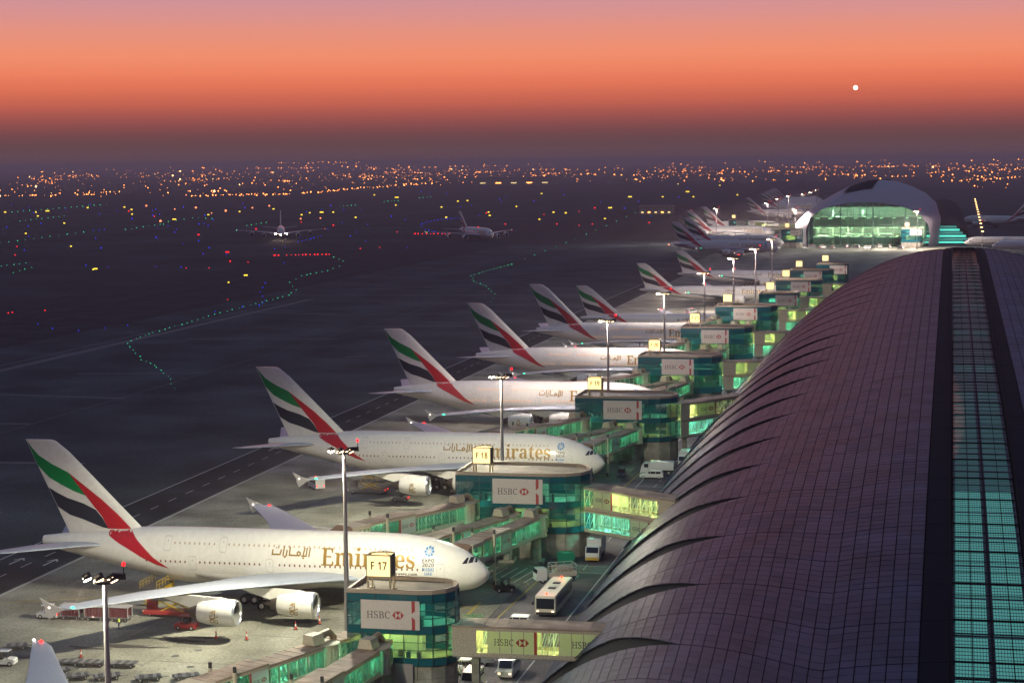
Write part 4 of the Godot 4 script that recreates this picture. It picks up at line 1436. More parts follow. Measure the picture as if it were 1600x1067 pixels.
func far_wing() -> void:
	# the concourse goes on beyond the hall
	var t := thing("far_concourse", "dark low terminal wing with teal glass running on behind the arched hall", "terminal", Vector3(20.0, 0, -1560.0))
	var at := t.position
	var rows := []
	for z in [-1500.0, -1620.0, -1800.0, -2100.0, -2400.0]:
		var line := PackedVector3Array()
		for i in 13:
			var g := PI * i / 12.0
			line.append(Vector3(6.0 - 20.0 * cos(g), 15.0 * sin(g), z) - at)
		rows.append(line)
	var sh := MB.new()
	sh.sheet(rows)
	part("roof_shell", sh, M.under_shell, t)
	for k in 6:
		var gl := MB.new()
		gl.box(Vector3(6.0, 1.6 + 2.3 * k, -1499.0) - at, Vector3(38.0 - 4.6 * k, 1.5, 0.3))
		part("lit_window", gl, M.glow_teal if k % 2 == 0 else M.glow_teal_dim, t)


# ---------------------------------------------------------------- masts, vehicles, people
func mast(label: String, at: Vector3, energy: float, tint: Color) -> Node3D:
	var t := thing("floodlight_mast", label, "light mast", at, 0.0, "floodlight masts along the stands")
	var h := 27.0
	var p := MB.new()
	p.tube(Vector3.ZERO, Vector3(0, h, 0), 0.42, 0.2, 12)
	p.box(Vector3(0, 0.25, 0), Vector3(1.6, 0.5, 1.6))
	p.box(Vector3(0, 1.2, 0.36), Vector3(0.5, 1.2, 0.24))
	part("pole", p, M.pole, t)
	var hd := MB.new()
	hd.lathe(Vector3(0, h - 0.3, 0), Vector3.UP, [[0.0, 0.9], [0.0, 1.05], [0.2, 1.05], [0.2, 0.9], [0.0, 0.9]], 16)
	for i in 4:
		var g := TAU * i / 4
		hd.tube(Vector3(0, h - 0.2, 0), Vector3(1.0 * cos(g), h - 0.2, 1.0 * sin(g)), 0.06, 0.06, 6)
	hd.box(Vector3(0.9, h + 0.1, 0), Vector3(2.4, 0.12, 0.12))
	hd.box(Vector3(1.5, h + 0.35, 0.1), Vector3(1.0, 0.5, 0.6))
	hd.tube(Vector3(1.9, h + 0.2, 0), Vector3(1.9, h + 1.3, 0), 0.06, 0.04, 6)
	part("head_frame", hd, M.black, t)
	# floodlights in a fan towards the stands
	for i in 6:
		var x := -2.1 + 0.62 * i if i < 5 else 1.2
		var z := 0.55 * (1 if i % 2 else -1)
		var f := group_part("floodlight", t, Vector3(x, h + 0.05, z))
		var hb := Basis(Vector3(0, 0, 1), 0.5)
		var hs := MB.new()
		hs.slab(Vector3(0, 0.15, 0), Vector3(0.55, 0.34, 0.7), 0.08, hb)
		hs.tube(Vector3(0, 0.1, 0), Vector3(0.3, -0.15, -z), 0.05, 0.05, 6)
		part("housing", hs, M.black, f)
		var ln := MB.new()
		ln.slab(hb * Vector3(-0.02, -0.07, 0), Vector3(0.5, 0.1, 0.62), 0.04, hb)
		part("lens", ln, M.glow_mast if i < 2 else M.glow_mast_low, f)
	var red := MB.new()
	red.lathe(Vector3(1.9, h + 1.3, 0), Vector3.UP, [[0.0, 0.08], [0.1, 0.17], [0.3, 0.14], [0.4, 0.02]], 8)
	part("obstruction_light", red, M.glow_red, t)
	if energy > 0.0:
		var l := SpotLight3D.new()
		l.name = "flood_light"
		l.position = Vector3(-1.2, h - 0.45, 0)
		l.light_color = tint
		l.light_energy = energy
		l.light_size = 0.7
		l.spot_range = 200.0
		l.spot_attenuation = 2.0
		l.spot_angle = 87.0
		l.spot_angle_attenuation = 0.15
		l.rotation.x = -PI * 0.5
		# the lamps of the left half are turned outwards over the stands
		var far := SpotLight3D.new()
		far.name = "far_flood_light"
		far.position = Vector3(-2.3, h - 0.3, 0)
		far.light_color = tint
		far.light_energy = energy * 0.95
		far.light_size = 0.5
		far.spot_range = 220.0
		far.spot_attenuation = 2.0
		far.spot_angle = 46.0
		far.spot_angle_attenuation = 0.8
		far.shadow_enabled = true
		t.add_child(far, true)
		far.basis = Basis.looking_at(Vector3(-1.0, -0.5, 0.05).normalized(), Vector3.UP)
		l.shadow_enabled = true
		t.add_child(l, true)
	return t


const SIDEWAYS := Basis(Vector3(0, 0, 1), Vector3(0, 1, 0), Vector3(1, 0, 0))


func wheels(t: Node, xs: Array, half: float, r: float) -> void:
	for x in xs:
		for s in [-1.0, 1.0]:
			var w := part("wheel", M.wheel_shape, M.rubber, t, Vector3(x, r, s * half))
			w.scale = Vector3(r, r, r * 0.8)
			var hub := MB.new()
			hub.tube(Vector3(0, 0, -0.32), Vector3(0, 0, 0.32), 0.5, 0.5, 10)
			part("hub", hub, M.light_metal, w)


func prof(a: Array) -> PackedVector2Array:
	var out := PackedVector2Array()
	for i in range(0, a.size(), 2):
		out.append(Vector2(a[i], a[i + 1]))
	return out


func lamps(t: Node, x: float, y: float, half: float, rear_x: float, on := true) -> void:
	for s in [-1.0, 1.0]:
		var f := MB.new()
		f.slab(Vector3(x, y, s * half), Vector3(0.08, 0.2, 0.32), 0.03)
		part("headlight", f, M.glow_head if on else M.clear_lens, t)
		var r := MB.new()
		r.slab(Vector3(rear_x, y + 0.1, s * half), Vector3(0.08, 0.3, 0.2), 0.03)
		part("tail_light", r, M.glow_tail if on else M.sign_red, t)


# kind: van, pickup, car. The front looks along +x
func small_vehicle(called: String, label: String, category: String, kind: String, at: Vector3, turn: float, on: bool) -> Node3D:
	var t := thing(called, label, category, at, turn)
	var long := 5.2
	var body := MB.new()
	var cabin := MB.new()
	var glass: Array
	if kind == "van":
		body.prism(Vector3(0, 0, 0), prof([-2.6, 0.35, -2.6, 2.05, -2.4, 2.25, 1.5, 2.25, 2.35, 1.3, 2.6, 1.05, 2.6, 0.35]), 1.95, SIDEWAYS)
		glass = [[-2.2, 1.3, 0.9, 1.95], [1.0, 1.3, 1.6, 1.95]]
	elif kind == "pickup":
		body.prism(Vector3(0, 0, 0), prof([-2.7, 0.45, -2.7, 1.1, 1.1, 1.1, 2.5, 1.0, 2.7, 0.8, 2.7, 0.45]), 1.9, SIDEWAYS)
		cabin.prism(Vector3(0, 0, 0), prof([-0.7, 1.1, -0.6, 1.75, 0.6, 1.78, 1.3, 1.1]), 1.7, SIDEWAYS)
		var bed := MB.new()
		bed.box(Vector3(-1.75, 1.12, 0), Vector3(1.7, 0.06, 1.6))
		part("load_bed", bed, M.black, t)
		var bar := MB.new()
		for s in [-0.8, 0.8]:
			bar.tube(Vector3(-0.85, 1.1, s), Vector3(-0.85, 1.95, s), 0.05, 0.05, 6)
			bar.tube(Vector3(-2.6, 1.1, s), Vector3(-2.6, 1.5, s), 0.05, 0.05, 6)
			bar.tube(Vector3(-2.6, 1.5, s), Vector3(-0.85, 1.5, s), 0.04, 0.04, 6)
		part("rack", bar, M.light_metal, t)
		glass = [[-0.5, 1.18, 0.15, 1.66], [0.25, 1.18, 0.85, 1.66]]
	else:
		body.prism(Vector3(0, 0, 0), prof([-2.4, 0.4, -2.4, 1.05, 1.0, 1.0, 2.3, 0.9, 2.45, 0.7, 2.45, 0.4]), 1.85, SIDEWAYS)
		cabin.prism(Vector3(0, 0, 0), prof([-2.35, 1.04, -2.1, 1.72, 0.35, 1.75, 1.15, 1.0]), 1.65, SIDEWAYS)
		glass = [[-1.9, 1.12, -0.9, 1.6], [-0.8, 1.12, 0.1, 1.6], [0.2, 1.12, 0.6, 1.55]]
	part("body", body, M.white_car, t)
	if cabin.v.size():
		part("cabin", cabin, M.white_car, t)
	var w := 0.985 if kind == "van" else 0.86 if kind == "pickup" else 0.835
	for g in glass:
		for s in [-1.0, 1.0]:
			var gm := MB.new()
			gm.box(Vector3((g[0] + g[2]) * 0.5, (g[1] + g[3]) * 0.5, s * w), Vector3(g[2] - g[0], g[3] - g[1], 0.03))
			part("side_window", gm, M.car_glass, t)
	var sc := MB.new()
	if kind == "van":
		sc.quad(Vector3(2.3, 1.4, -0.85), Vector3(2.3, 1.4, 0.85), Vector3(1.58, 2.2, 0.8), Vector3(1.58, 2.2, -0.8), Vector3(1, 1, 0))
	elif kind == "pickup":
		sc.quad(Vector3(1.29, 1.14, -0.78), Vector3(1.29, 1.14, 0.78), Vector3(0.66, 1.75, 0.74), Vector3(0.66, 1.75, -0.74), Vector3(1, 1, 0))
	else:
		sc.quad(Vector3(1.14, 1.04, -0.76), Vector3(1.14, 1.04, 0.76), Vector3(0.42, 1.72, 0.72), Vector3(0.42, 1.72, -0.72), Vector3(1, 1, 0))
	for i in sc.v.size():
		sc.v[i] += Vector3(0.03, 0.02, 0)
	part("windscreen", sc, M.car_glass, t)
	wheels(t, [-1.6, 1.65], 0.84, 0.36)
	lamps(t, long * 0.5 if kind != "car" else 2.46, 0.78, 0.7, -2.62 if kind != "car" else -2.42, on)
	if on:
		var bc := MB.new()
		bc.lathe(Vector3(0.4, 2.25 if kind == "van" else 1.76, 0), Vector3.UP, [[0.0, 0.1], [0.15, 0.11], [0.22, 0.02]], 8)
		part("beacon_light", bc, M.glow_orange, t)
	return t


func apron_bus(at: Vector3, turn: float) -> void:
	var t := thing("apron_bus", "cream airport bus with orange roof beacons on the service road", "bus", at, turn)
	var b := MB.new()
	b.prism(Vector3.ZERO, prof([-6.8, 0.4, -6.8, 2.85, -6.6, 3.05, 6.55, 3.05, 6.8, 2.85, 6.85, 1.2, 6.85, 0.4]), 2.95, SIDEWAYS)
	part("body", b, M.bus_cream, t)
	for s in [-1.0, 1.0]:
		for i in 8:
			var g := MB.new()
			g.box(Vector3(-5.9 + 1.55 * i, 1.95, s * 1.48), Vector3(1.44, 1.35, 0.03))
			part("side_window", g, M.car_glass, t)
	var ws := MB.new()
	ws.box(Vector3(6.85, 1.95, 0), Vector3(0.05, 1.5, 2.6))
	part("windscreen", ws, M.car_glass, t)
	var bp := MB.new()
	bp.box(Vector3(6.88, 0.55, 0), Vector3(0.12, 0.35, 2.7))
	part("bumper", bp, M.black, t)
	for x in [-2.0, 1.6]:
		var hatch := MB.new()
		hatch.slab(Vector3(x, 3.12, 0), Vector3(0.9, 0.14, 1.1), 0.04)
		part("roof_hatch", hatch, M.black, t)
	for x in [5.6, -5.9]:
		var bc := MB.new()
		bc.lathe(Vector3(x, 3.05, 0), Vector3.UP, [[0.0, 0.12], [0.18, 0.13], [0.28, 0.02]], 8)
		part("beacon_light", bc, M.glow_orange, t)
		omni(t, Vector3(x, 3.45, 0), Color(1.0, 0.25, 0.08), 1.2, 0.08, 10.0)
	for s in [-1.0, 1.0]:
		var mr := MB.new()
		mr.tube(Vector3(6.7, 2.4, s * 1.45), Vector3(7.0, 2.2, s * 1.75), 0.03, 0.03, 5)
		mr.box(Vector3(7.0, 2.0, s * 1.75), Vector3(0.1, 0.45, 0.25))
		part("mirror", mr, M.black, t)
	wheels(t, [-4.2, 4.3], 1.3, 0.48)
	lamps(t, 6.87, 0.85, 1.1, -6.82, true)


func box_truck(label: String, at: Vector3, turn: float, skirt: Material, high: float) -> void:
	var t := thing("box_truck", label, "truck", at, turn)
	var c := MB.new()
	c.prism(Vector3.ZERO, prof([1.6, 0.5, 1.6, 2.45, 2.9, 2.45, 3.4, 1.5, 3.45, 0.5]), 2.3, SIDEWAYS)
	part("cab", c, M.white_car, t)
	var b := MB.new()
	b.slab(Vector3(-1.0, 1.0 + high * 0.5, 0), Vector3(5.0, high, 2.4), 0.05)
	part("cargo_box", b, M.white_car, t)
	var ch := MB.new()
	ch.box(Vector3(-0.4, 0.75, 0), Vector3(6.6, 0.3, 1.2))
	part("chassis", ch, M.black, t)
	var ws := MB.new()
	ws.quad(Vector3(3.42, 1.55, -1.0), Vector3(3.42, 1.55, 1.0), Vector3(2.96, 2.4, 0.95), Vector3(2.96, 2.4, -0.95), Vector3(1, 1, 0))
	part("windscreen", ws, M.car_glass, t)
	for s in [-1.0, 1.0]:
		var g := MB.new()
		g.box(Vector3(2.3, 1.9, s * 1.16), Vector3(0.9, 0.8, 0.03))
		part("side_window", g, M.car_glass, t)
	var bp := MB.new()
	bp.box(Vector3(3.48, 0.6, 0), Vector3(0.1, 0.5, 2.2))
	part("bumper", bp, skirt, t)
	wheels(t, [-2.4, 2.3], 0.98, 0.45)
	lamps(t, 3.55, 0.85, 0.9, -3.52, false)


func crew_truck(label: String, at: Vector3, turn: float) -> void:
	var t := thing("stake_truck", label, "truck", at, turn)
	var c := MB.new()
	c.prism(Vector3.ZERO, prof([1.8, 0.5, 1.8, 2.3, 3.2, 2.3, 3.5, 1.5, 3.5, 0.5]), 2.1, SIDEWAYS)
	part("cab", c, M.white_car, t)
	var ws := MB.new()
	ws.box(Vector3(3.42, 1.85, 0), Vector3(0.1, 0.7, 1.8))
	part("windscreen", ws, M.car_glass, t)
	var b := MB.new()
	b.slab(Vector3(-0.7, 1.25, 0), Vector3(4.6, 0.7, 2.3), 0.05)
	part("load_bed", b, M.bus_cream, t)
	var rail := MB.new()
	for s in [-1.05, 1.05]:
		for i in 4:
			rail.tube(Vector3(-2.9 + 1.3 * i, 1.5, s), Vector3(-2.9 + 1.3 * i, 2.8, s), 0.05, 0.05, 6)
		for y in [2.2, 2.8]:
			rail.tube(Vector3(-2.9, y, s), Vector3(1.0, y, s), 0.05, 0.05, 6)
	for x in [-2.9, 1.0]:
		rail.tube(Vector3(x, 2.8, -1.05), Vector3(x, 2.8, 1.05), 0.05, 0.05, 6)
	part("rail", rail, M.light_metal, t)
	var cargo := MB.new()
	cargo.slab(Vector3(-1.2, 2.0, 0), Vector3(2.6, 0.8, 1.8), 0.1)
	part("load", cargo, M.bridge_frame, t)
	wheels(t, [-2.2, 2.5], 0.9, 0.45)
	lamps(t, 3.5, 0.85, 0.8, -3.0, false)


func tug(label: String, at: Vector3, turn: float, m: Material, on: bool) -> void:
	var t := thing("tow_tractor", label, "tow tractor", at, turn)
	var b := MB.new()
	b.prism(Vector3.ZERO, prof([-1.5, 0.3, -1.5, 1.0, -0.4, 1.0, -0.3, 0.85, 0.5, 0.85, 0.6, 1.05, 1.5, 0.95, 1.6, 0.7, 1.6, 0.3]), 1.5, SIDEWAYS)
	part("body", b, m, t)
	var f := MB.new()
	for x in [-0.35, 0.7]:
		for s in [-0.65, 0.65]:
			f.tube(Vector3(x, 0.9, s), Vector3(x * 0.8, 1.95, s), 0.05, 0.05, 6)
	part("canopy_post", f, M.black, t)
	var r := MB.new()
	r.slab(Vector3(0.1, 2.0, 0), Vector3(1.5, 0.1, 1.55), 0.04)
	part("canopy", r, m, t)
	var s := MB.new()
	s.box(Vector3(-0.2, 1.05, 0), Vector3(0.5, 0.3, 1.2))
	s.box(Vector3(-0.45, 1.3, 0), Vector3(0.12, 0.6, 1.2))
	part("seat", s, M.black, t)
	wheels(t, [-0.95, 1.0], 0.68, 0.34)
	lamps(t, 1.6, 0.7, 0.5, -1.52, on)


func baggage_cart(label: String, at: Vector3, turn: float) -> void:
	var t := thing("baggage_cart", label, "baggage cart", at, turn, "baggage carts behind the tow tractor")
	var d := MB.new()
	d.box(Vector3(0, 0.55, 0), Vector3(3.0, 0.16, 1.7))
	d.tube(Vector3(1.5, 0.5, 0), Vector3(2.3, 0.4, 0), 0.05, 0.05, 6)
	part("deck", d, M.gear, t)
	var r := MB.new()
	r.slab(Vector3(0, 2.1, 0), Vector3(3.1, 0.12, 1.8), 0.05)
	part("roof", r, M.light_metal, t)
	var p := MB.new()
	for x in [-1.45, 1.45]:
		for s in [-0.8, 0.8]:
			p.box(Vector3(x, 1.3, s), Vector3(0.1, 1.5, 0.1))
	part("post", p, M.light_metal, t)
	for s in [-1.0, 1.0]:
		var c := MB.new()
		for i in 12:
			var x := -1.35 + 0.245 * i
			c.quad(Vector3(x, 0.65, s * (0.78 + 0.05 * (i % 2))), Vector3(x + 0.245, 0.65, s * (0.83 - 0.05 * (i % 2))), Vector3(x + 0.245, 2.02, s * (0.83 - 0.05 * (i % 2))), Vector3(x, 2.02, s * (0.78 + 0.05 * (i % 2))))
		part("curtain", c, M.maroon, t)
	wheels(t, [-1.0, 1.0], 0.7, 0.25)


func dolly(label: String, at: Vector3, turn: float) -> void:
	var t := thing("cargo_dolly", label, "dolly", at, turn, "empty cargo dollies parked in a row")
	var d := MB.new()
	for s in [-0.85, 0.85]:
		d.box(Vector3(0, 0.48, s), Vector3(3.3, 0.14, 0.14))
	for x in [-1.6, 0, 1.6]:
		d.box(Vector3(x, 0.46, 0), Vector3(0.14, 0.12, 1.7))
	d.tube(Vector3(1.65, 0.42, 0), Vector3(2.6, 0.3, 0), 0.05, 0.05, 6)
	part("frame", d, M.gear, t)
	for i in 6:
		var r := MB.new()
		r.box(Vector3(-1.35 + 0.54 * i, 0.56, 0), Vector3(0.46, 0.12, 1.9))
		part("slat", r, M.dark_steel if i % 2 else M.gear, t)
	wheels(t, [-1.1, 1.1], 0.72, 0.22)


func cargo_loader(label: String, at: Vector3, turn: float, paintm: Material) -> void:
	var t := thing("cargo_loader", label, "cargo loader", at, turn)
	var c := MB.new()
	c.box(Vector3(0, 0.6, 0), Vector3(7.6, 0.5, 2.4))
	part("chassis", c, paintm, t)
	var p := MB.new()
	p.slab(Vector3(-0.6, 2.55, 0), Vector3(6.2, 0.28, 2.7), 0.05)
	part("platform", p, M.dark_steel, t)
	var sc := MB.new()
	for s in [-1.0, 1.0]:
		sc.box(Vector3(-0.6, 1.6, s), Vector3(4.2, 0.16, 0.12), Basis(Vector3(0, 0, 1), 0.4))
		sc.box(Vector3(-0.6, 1.6, s * 0.86), Vector3(4.2, 0.16, 0.12), Basis(Vector3(0, 0, 1), -0.4))
	part("scissor_arm", sc, M.yellow, t)
	var rl := MB.new()
	for s in [-1.3, 1.3]:
		for i in 6:
			rl.tube(Vector3(-3.5 + 1.15 * i, 2.65, s), Vector3(-3.5 + 1.15 * i, 3.7, s), 0.04, 0.04, 5)
		rl.tube(Vector3(-3.5, 3.7, s), Vector3(2.3, 3.7, s), 0.05, 0.05, 5)
		rl.tube(Vector3(-3.5, 3.2, s), Vector3(2.3, 3.2, s), 0.04, 0.04, 5)
	part("guard_rail", rl, M.yellow, t)
	var cab := MB.new()
	cab.prism(Vector3(0, 0, 0.7), prof([2.4, 0.85, 2.4, 2.6, 3.6, 2.6, 3.8, 1.6, 3.8, 0.85]), 1.0, SIDEWAYS)
	part("cab", cab, paintm, t)
	wheels(t, [-2.8, 2.8], 1.0, 0.4)
	lamps(t, 3.82, 0.75, 0.95, -3.82, true)


func skip_bin(label: String, at: Vector3, turn: float) -> void:
	var t := thing("waste_bin", label, "waste bin", at, turn)
	var b := MB.new()
	b.prism(Vector3.ZERO, prof([-1.2, 0.25, -1.45, 1.55, 1.45, 1.55, 1.2, 0.25]), 1.8, SIDEWAYS)
	part("body", b, M.green_paint, t)
	var l := MB.new()
	l.prism(Vector3(0, 0, 0), prof([-1.5, 1.57, -1.2, 1.95, 1.2, 1.95, 1.5, 1.57]), 1.9, SIDEWAYS)
	part("lid", l, M.green_paint, t)
	wheels(t, [-0.8, 0.8], 0.8, 0.16)


func green_cart(label: String, at: Vector3, turn: float) -> void:
	var t := thing("equipment_cart", label, "cart", at, turn)
	var b := MB.new()
	b.slab(Vector3(0, 0.6, 0), Vector3(2.8, 0.35, 1.5), 0.06)
	part("deck", b, M.bright_green, t)
	var r := MB.new()
	for x in [-1.3, 0.0, 1.3]:
		for s in [-0.7, 0.7]:
			r.tube(Vector3(x, 0.7, s), Vector3(x, 1.25, s), 0.05, 0.05, 6)
	for s in [-0.7, 0.7]:
		r.tube(Vector3(-1.3, 1.25, s), Vector3(1.3, 1.25, s), 0.05, 0.05, 6)
	for x in [-1.3, 1.3]:
		r.tube(Vector3(x, 1.25, -0.7), Vector3(x, 1.25, 0.7), 0.05, 0.05, 6)
	part("rail", r, M.bright_green, t)
	wheels(t, [-0.9, 0.9], 0.65, 0.25)


func cone(label: String, at: Vector3) -> void:
	var t := thing("marker_cone", label, "cone", at, rng.randf() * 6.0, "red and white marker cones round the engines")
	var b := MB.new()
	b.slab(Vector3(0, 0.04, 0), Vector3(0.5, 0.08, 0.5), 0.02)
	part("base", b, M.black, t)
	var c := MB.new()
	c.lathe(Vector3(0, 0.08, 0), Vector3.UP, [[0.0, 0.2], [0.45, 0.13]], 14)
	c.lathe(Vector3(0, 0.08, 0), Vector3.UP, [[0.75, 0.085], [1.15, 0.05], [1.17, 0.01]], 14)
	part("body", c, M.cone_red, t)
	var w := MB.new()
	w.lathe(Vector3(0, 0.08, 0), Vector3.UP, [[0.45, 0.13], [0.75, 0.085]], 14)
	part("white_band", w, M.white_car, t)


# a person: capsules joined by a smooth minimum, meshed as surface nets
func field_mesh(bones: Array, lo: Vector3, hi: Vector3, cell: float) -> ArrayMesh:
	var nx := int((hi.x - lo.x) / cell) + 1
	var ny := int((hi.y - lo.y) / cell) + 1
	var nz := int((hi.z - lo.z) / cell) + 1
	var val := PackedFloat32Array()
	val.resize(nx * ny * nz)
	for i in nx:
		for j in ny:
			for k in nz:
				var p := lo + Vector3(i, j, k) * cell
				var acc := 0.0
				for b in bones:
					var ab: Vector3 = b[1] - b[0]
					var h := clampf((p - b[0]).dot(ab) / maxf(ab.length_squared(), 1e-6), 0.0, 1.0)
					var d: float = (p - b[0] - ab * h).length() - lerpf(b[2], b[3], h)
					acc += exp(-d * 28.0)
				val[(i * ny + j) * nz + k] = -log(maxf(acc, 1e-20)) / 28.0
	var spot := {}
	for i in nx - 1:
		for j in ny - 1:
			for k in nz - 1:
				var sum := Vector3.ZERO
				var cnt := 0
				for e in [[0, 1], [2, 3], [4, 5], [6, 7], [0, 2], [1, 3], [4, 6], [5, 7], [0, 4], [1, 5], [2, 6], [3, 7]]:
					var a := Vector3i(e[0] >> 2, (e[0] >> 1) & 1, e[0] & 1)
					var c := Vector3i(e[1] >> 2, (e[1] >> 1) & 1, e[1] & 1)
					var va := val[((i + a.x) * ny + j + a.y) * nz + k + a.z]
					var vc := val[((i + c.x) * ny + j + c.y) * nz + k + c.z]
					if (va < 0.0) != (vc < 0.0):
						sum += Vector3(a).lerp(Vector3(c), va / (va - vc))
						cnt += 1
				if cnt:
					spot[(i * ny + j) * nz + k] = lo + (Vector3(i, j, k) + sum / cnt) * cell
	var mb := MB.new()
	for i in range(1, nx - 1):
		for j in range(1, ny - 1):
			for k in range(1, nz - 1):
				var v0 := val[(i * ny + j) * nz + k]
				for ax in 3:
					var d := Vector3i(1 if ax == 0 else 0, 1 if ax == 1 else 0, 1 if ax == 2 else 0)
					var v1 := val[((i + d.x) * ny + j + d.y) * nz + k + d.z]
					if (v0 < 0.0) == (v1 < 0.0):
						continue
					var e := Vector3i(0, 1, 0) if ax == 0 else Vector3i(0, 0, 1) if ax == 1 else Vector3i(1, 0, 0)
					var f := Vector3i(0, 0, 1) if ax == 0 else Vector3i(1, 0, 0) if ax == 1 else Vector3i(0, 1, 0)
					var q: Array[Vector3] = []
					for w in [Vector3i.ZERO, e, e + f, f]:
						var c: Vector3i = Vector3i(i, j, k) - w
						var id: int = (c.x * ny + c.y) * nz + c.z
						if spot.has(id):
							q.append(spot[id])
					if q.size() == 4:
						mb.quad(q[0], q[1], q[2], q[3], Vector3(d) * (1.0 if v0 < 0.0 else -1.0))
	return mb.mesh()


func person(label: String, at: Vector3, turn: float) -> void:
	var t := thing("person", label, "person", at, turn, "")
	var b := []
	var add := func(a: Vector3, c: Vector3, r0: float, r1: float) -> void: b.append([a, c, r0, r1])
	# mid-stride, facing +x
	add.call(Vector3(0.16, 0.06, 0.1), Vector3(0.06, 0.5, 0.1), 0.05, 0.065)
	add.call(Vector3(0.06, 0.5, 0.1), Vector3(0.0, 0.93, 0.09), 0.07, 0.095)
	add.call(Vector3(0.16, 0.05, 0.1), Vector3(0.32, 0.04, 0.11), 0.05, 0.04)
	add.call(Vector3(-0.2, 0.1, -0.1), Vector3(-0.04, 0.5, -0.1), 0.05, 0.065)
	add.call(Vector3(-0.04, 0.5, -0.1), Vector3(0.0, 0.93, -0.09), 0.07, 0.095)
	add.call(Vector3(-0.2, 0.09, -0.1), Vector3(-0.06, 0.04, -0.11), 0.05, 0.04)
	add.call(Vector3(0.0, 0.95, 0.0), Vector3(0.02, 1.35, 0.0), 0.14, 0.15)
	add.call(Vector3(0.02, 1.4, -0.17), Vector3(0.02, 1.4, 0.17), 0.075, 0.075)
	add.call(Vector3(0.02, 1.42, 0), Vector3(0.03, 1.56, 0), 0.06, 0.055)
	add.call(Vector3(0.03, 1.62, 0), Vector3(0.04, 1.7, 0), 0.085, 0.1)
	add.call(Vector3(0.13, 1.64, 0), Vector3(0.15, 1.62, 0), 0.015, 0.012)
	for s in [-1.0, 1.0]:
		add.call(Vector3(0.02, 1.4, 0.2 * s), Vector3(-0.06 * s, 1.12, 0.25 * s), 0.055, 0.045)
		add.call(Vector3(-0.06 * s, 1.12, 0.25 * s), Vector3(0.1 - 0.1 * s, 0.9, 0.25 * s), 0.045, 0.033)
		for f in 4:
			add.call(Vector3(0.1 - 0.1 * s, 0.88, (0.24 + 0.008 * f) * s), Vector3(0.1 - 0.1 * s + 0.02 * f - 0.03, 0.78, 0.25 * s), 0.02, 0.012)
		add.call(Vector3(0.11 - 0.1 * s, 0.87, 0.24 * s), Vector3(0.16 - 0.1 * s, 0.82, 0.23 * s), 0.016, 0.012)
	part("body", field_mesh(b, Vector3(-0.4, -0.06, -0.42), Vector3(0.48, 1.9, 0.42), 0.04), M.navy, t)
	var v := [[Vector3(0.0, 1.02, 0.0), Vector3(0.02, 1.34, 0.0), 0.165, 0.172], [Vector3(0.02, 1.38, -0.15), Vector3(0.02, 1.38, 0.15), 0.09, 0.09]]
	part("safety_vest", field_mesh(v, Vector3(-0.3, 0.8, -0.36), Vector3(0.34, 1.6, 0.36), 0.04), M.vest, t)
	var hd := [[Vector3(0.035, 1.64, 0), Vector3(0.045, 1.71, 0), 0.088, 0.102]]
	part("head_skin", field_mesh(hd, Vector3(-0.12, 1.5, -0.16), Vector3(0.22, 1.88, 0.16), 0.03), M.skin, t)
	var hr := [[Vector3(0.015, 1.72, 0), Vector3(0.0, 1.74, 0), 0.108, 0.1]]
	part("hair", field_mesh(hr, Vector3(-0.18, 1.56, -0.18), Vector3(0.2, 1.92, 0.18), 0.03), M.black, t)


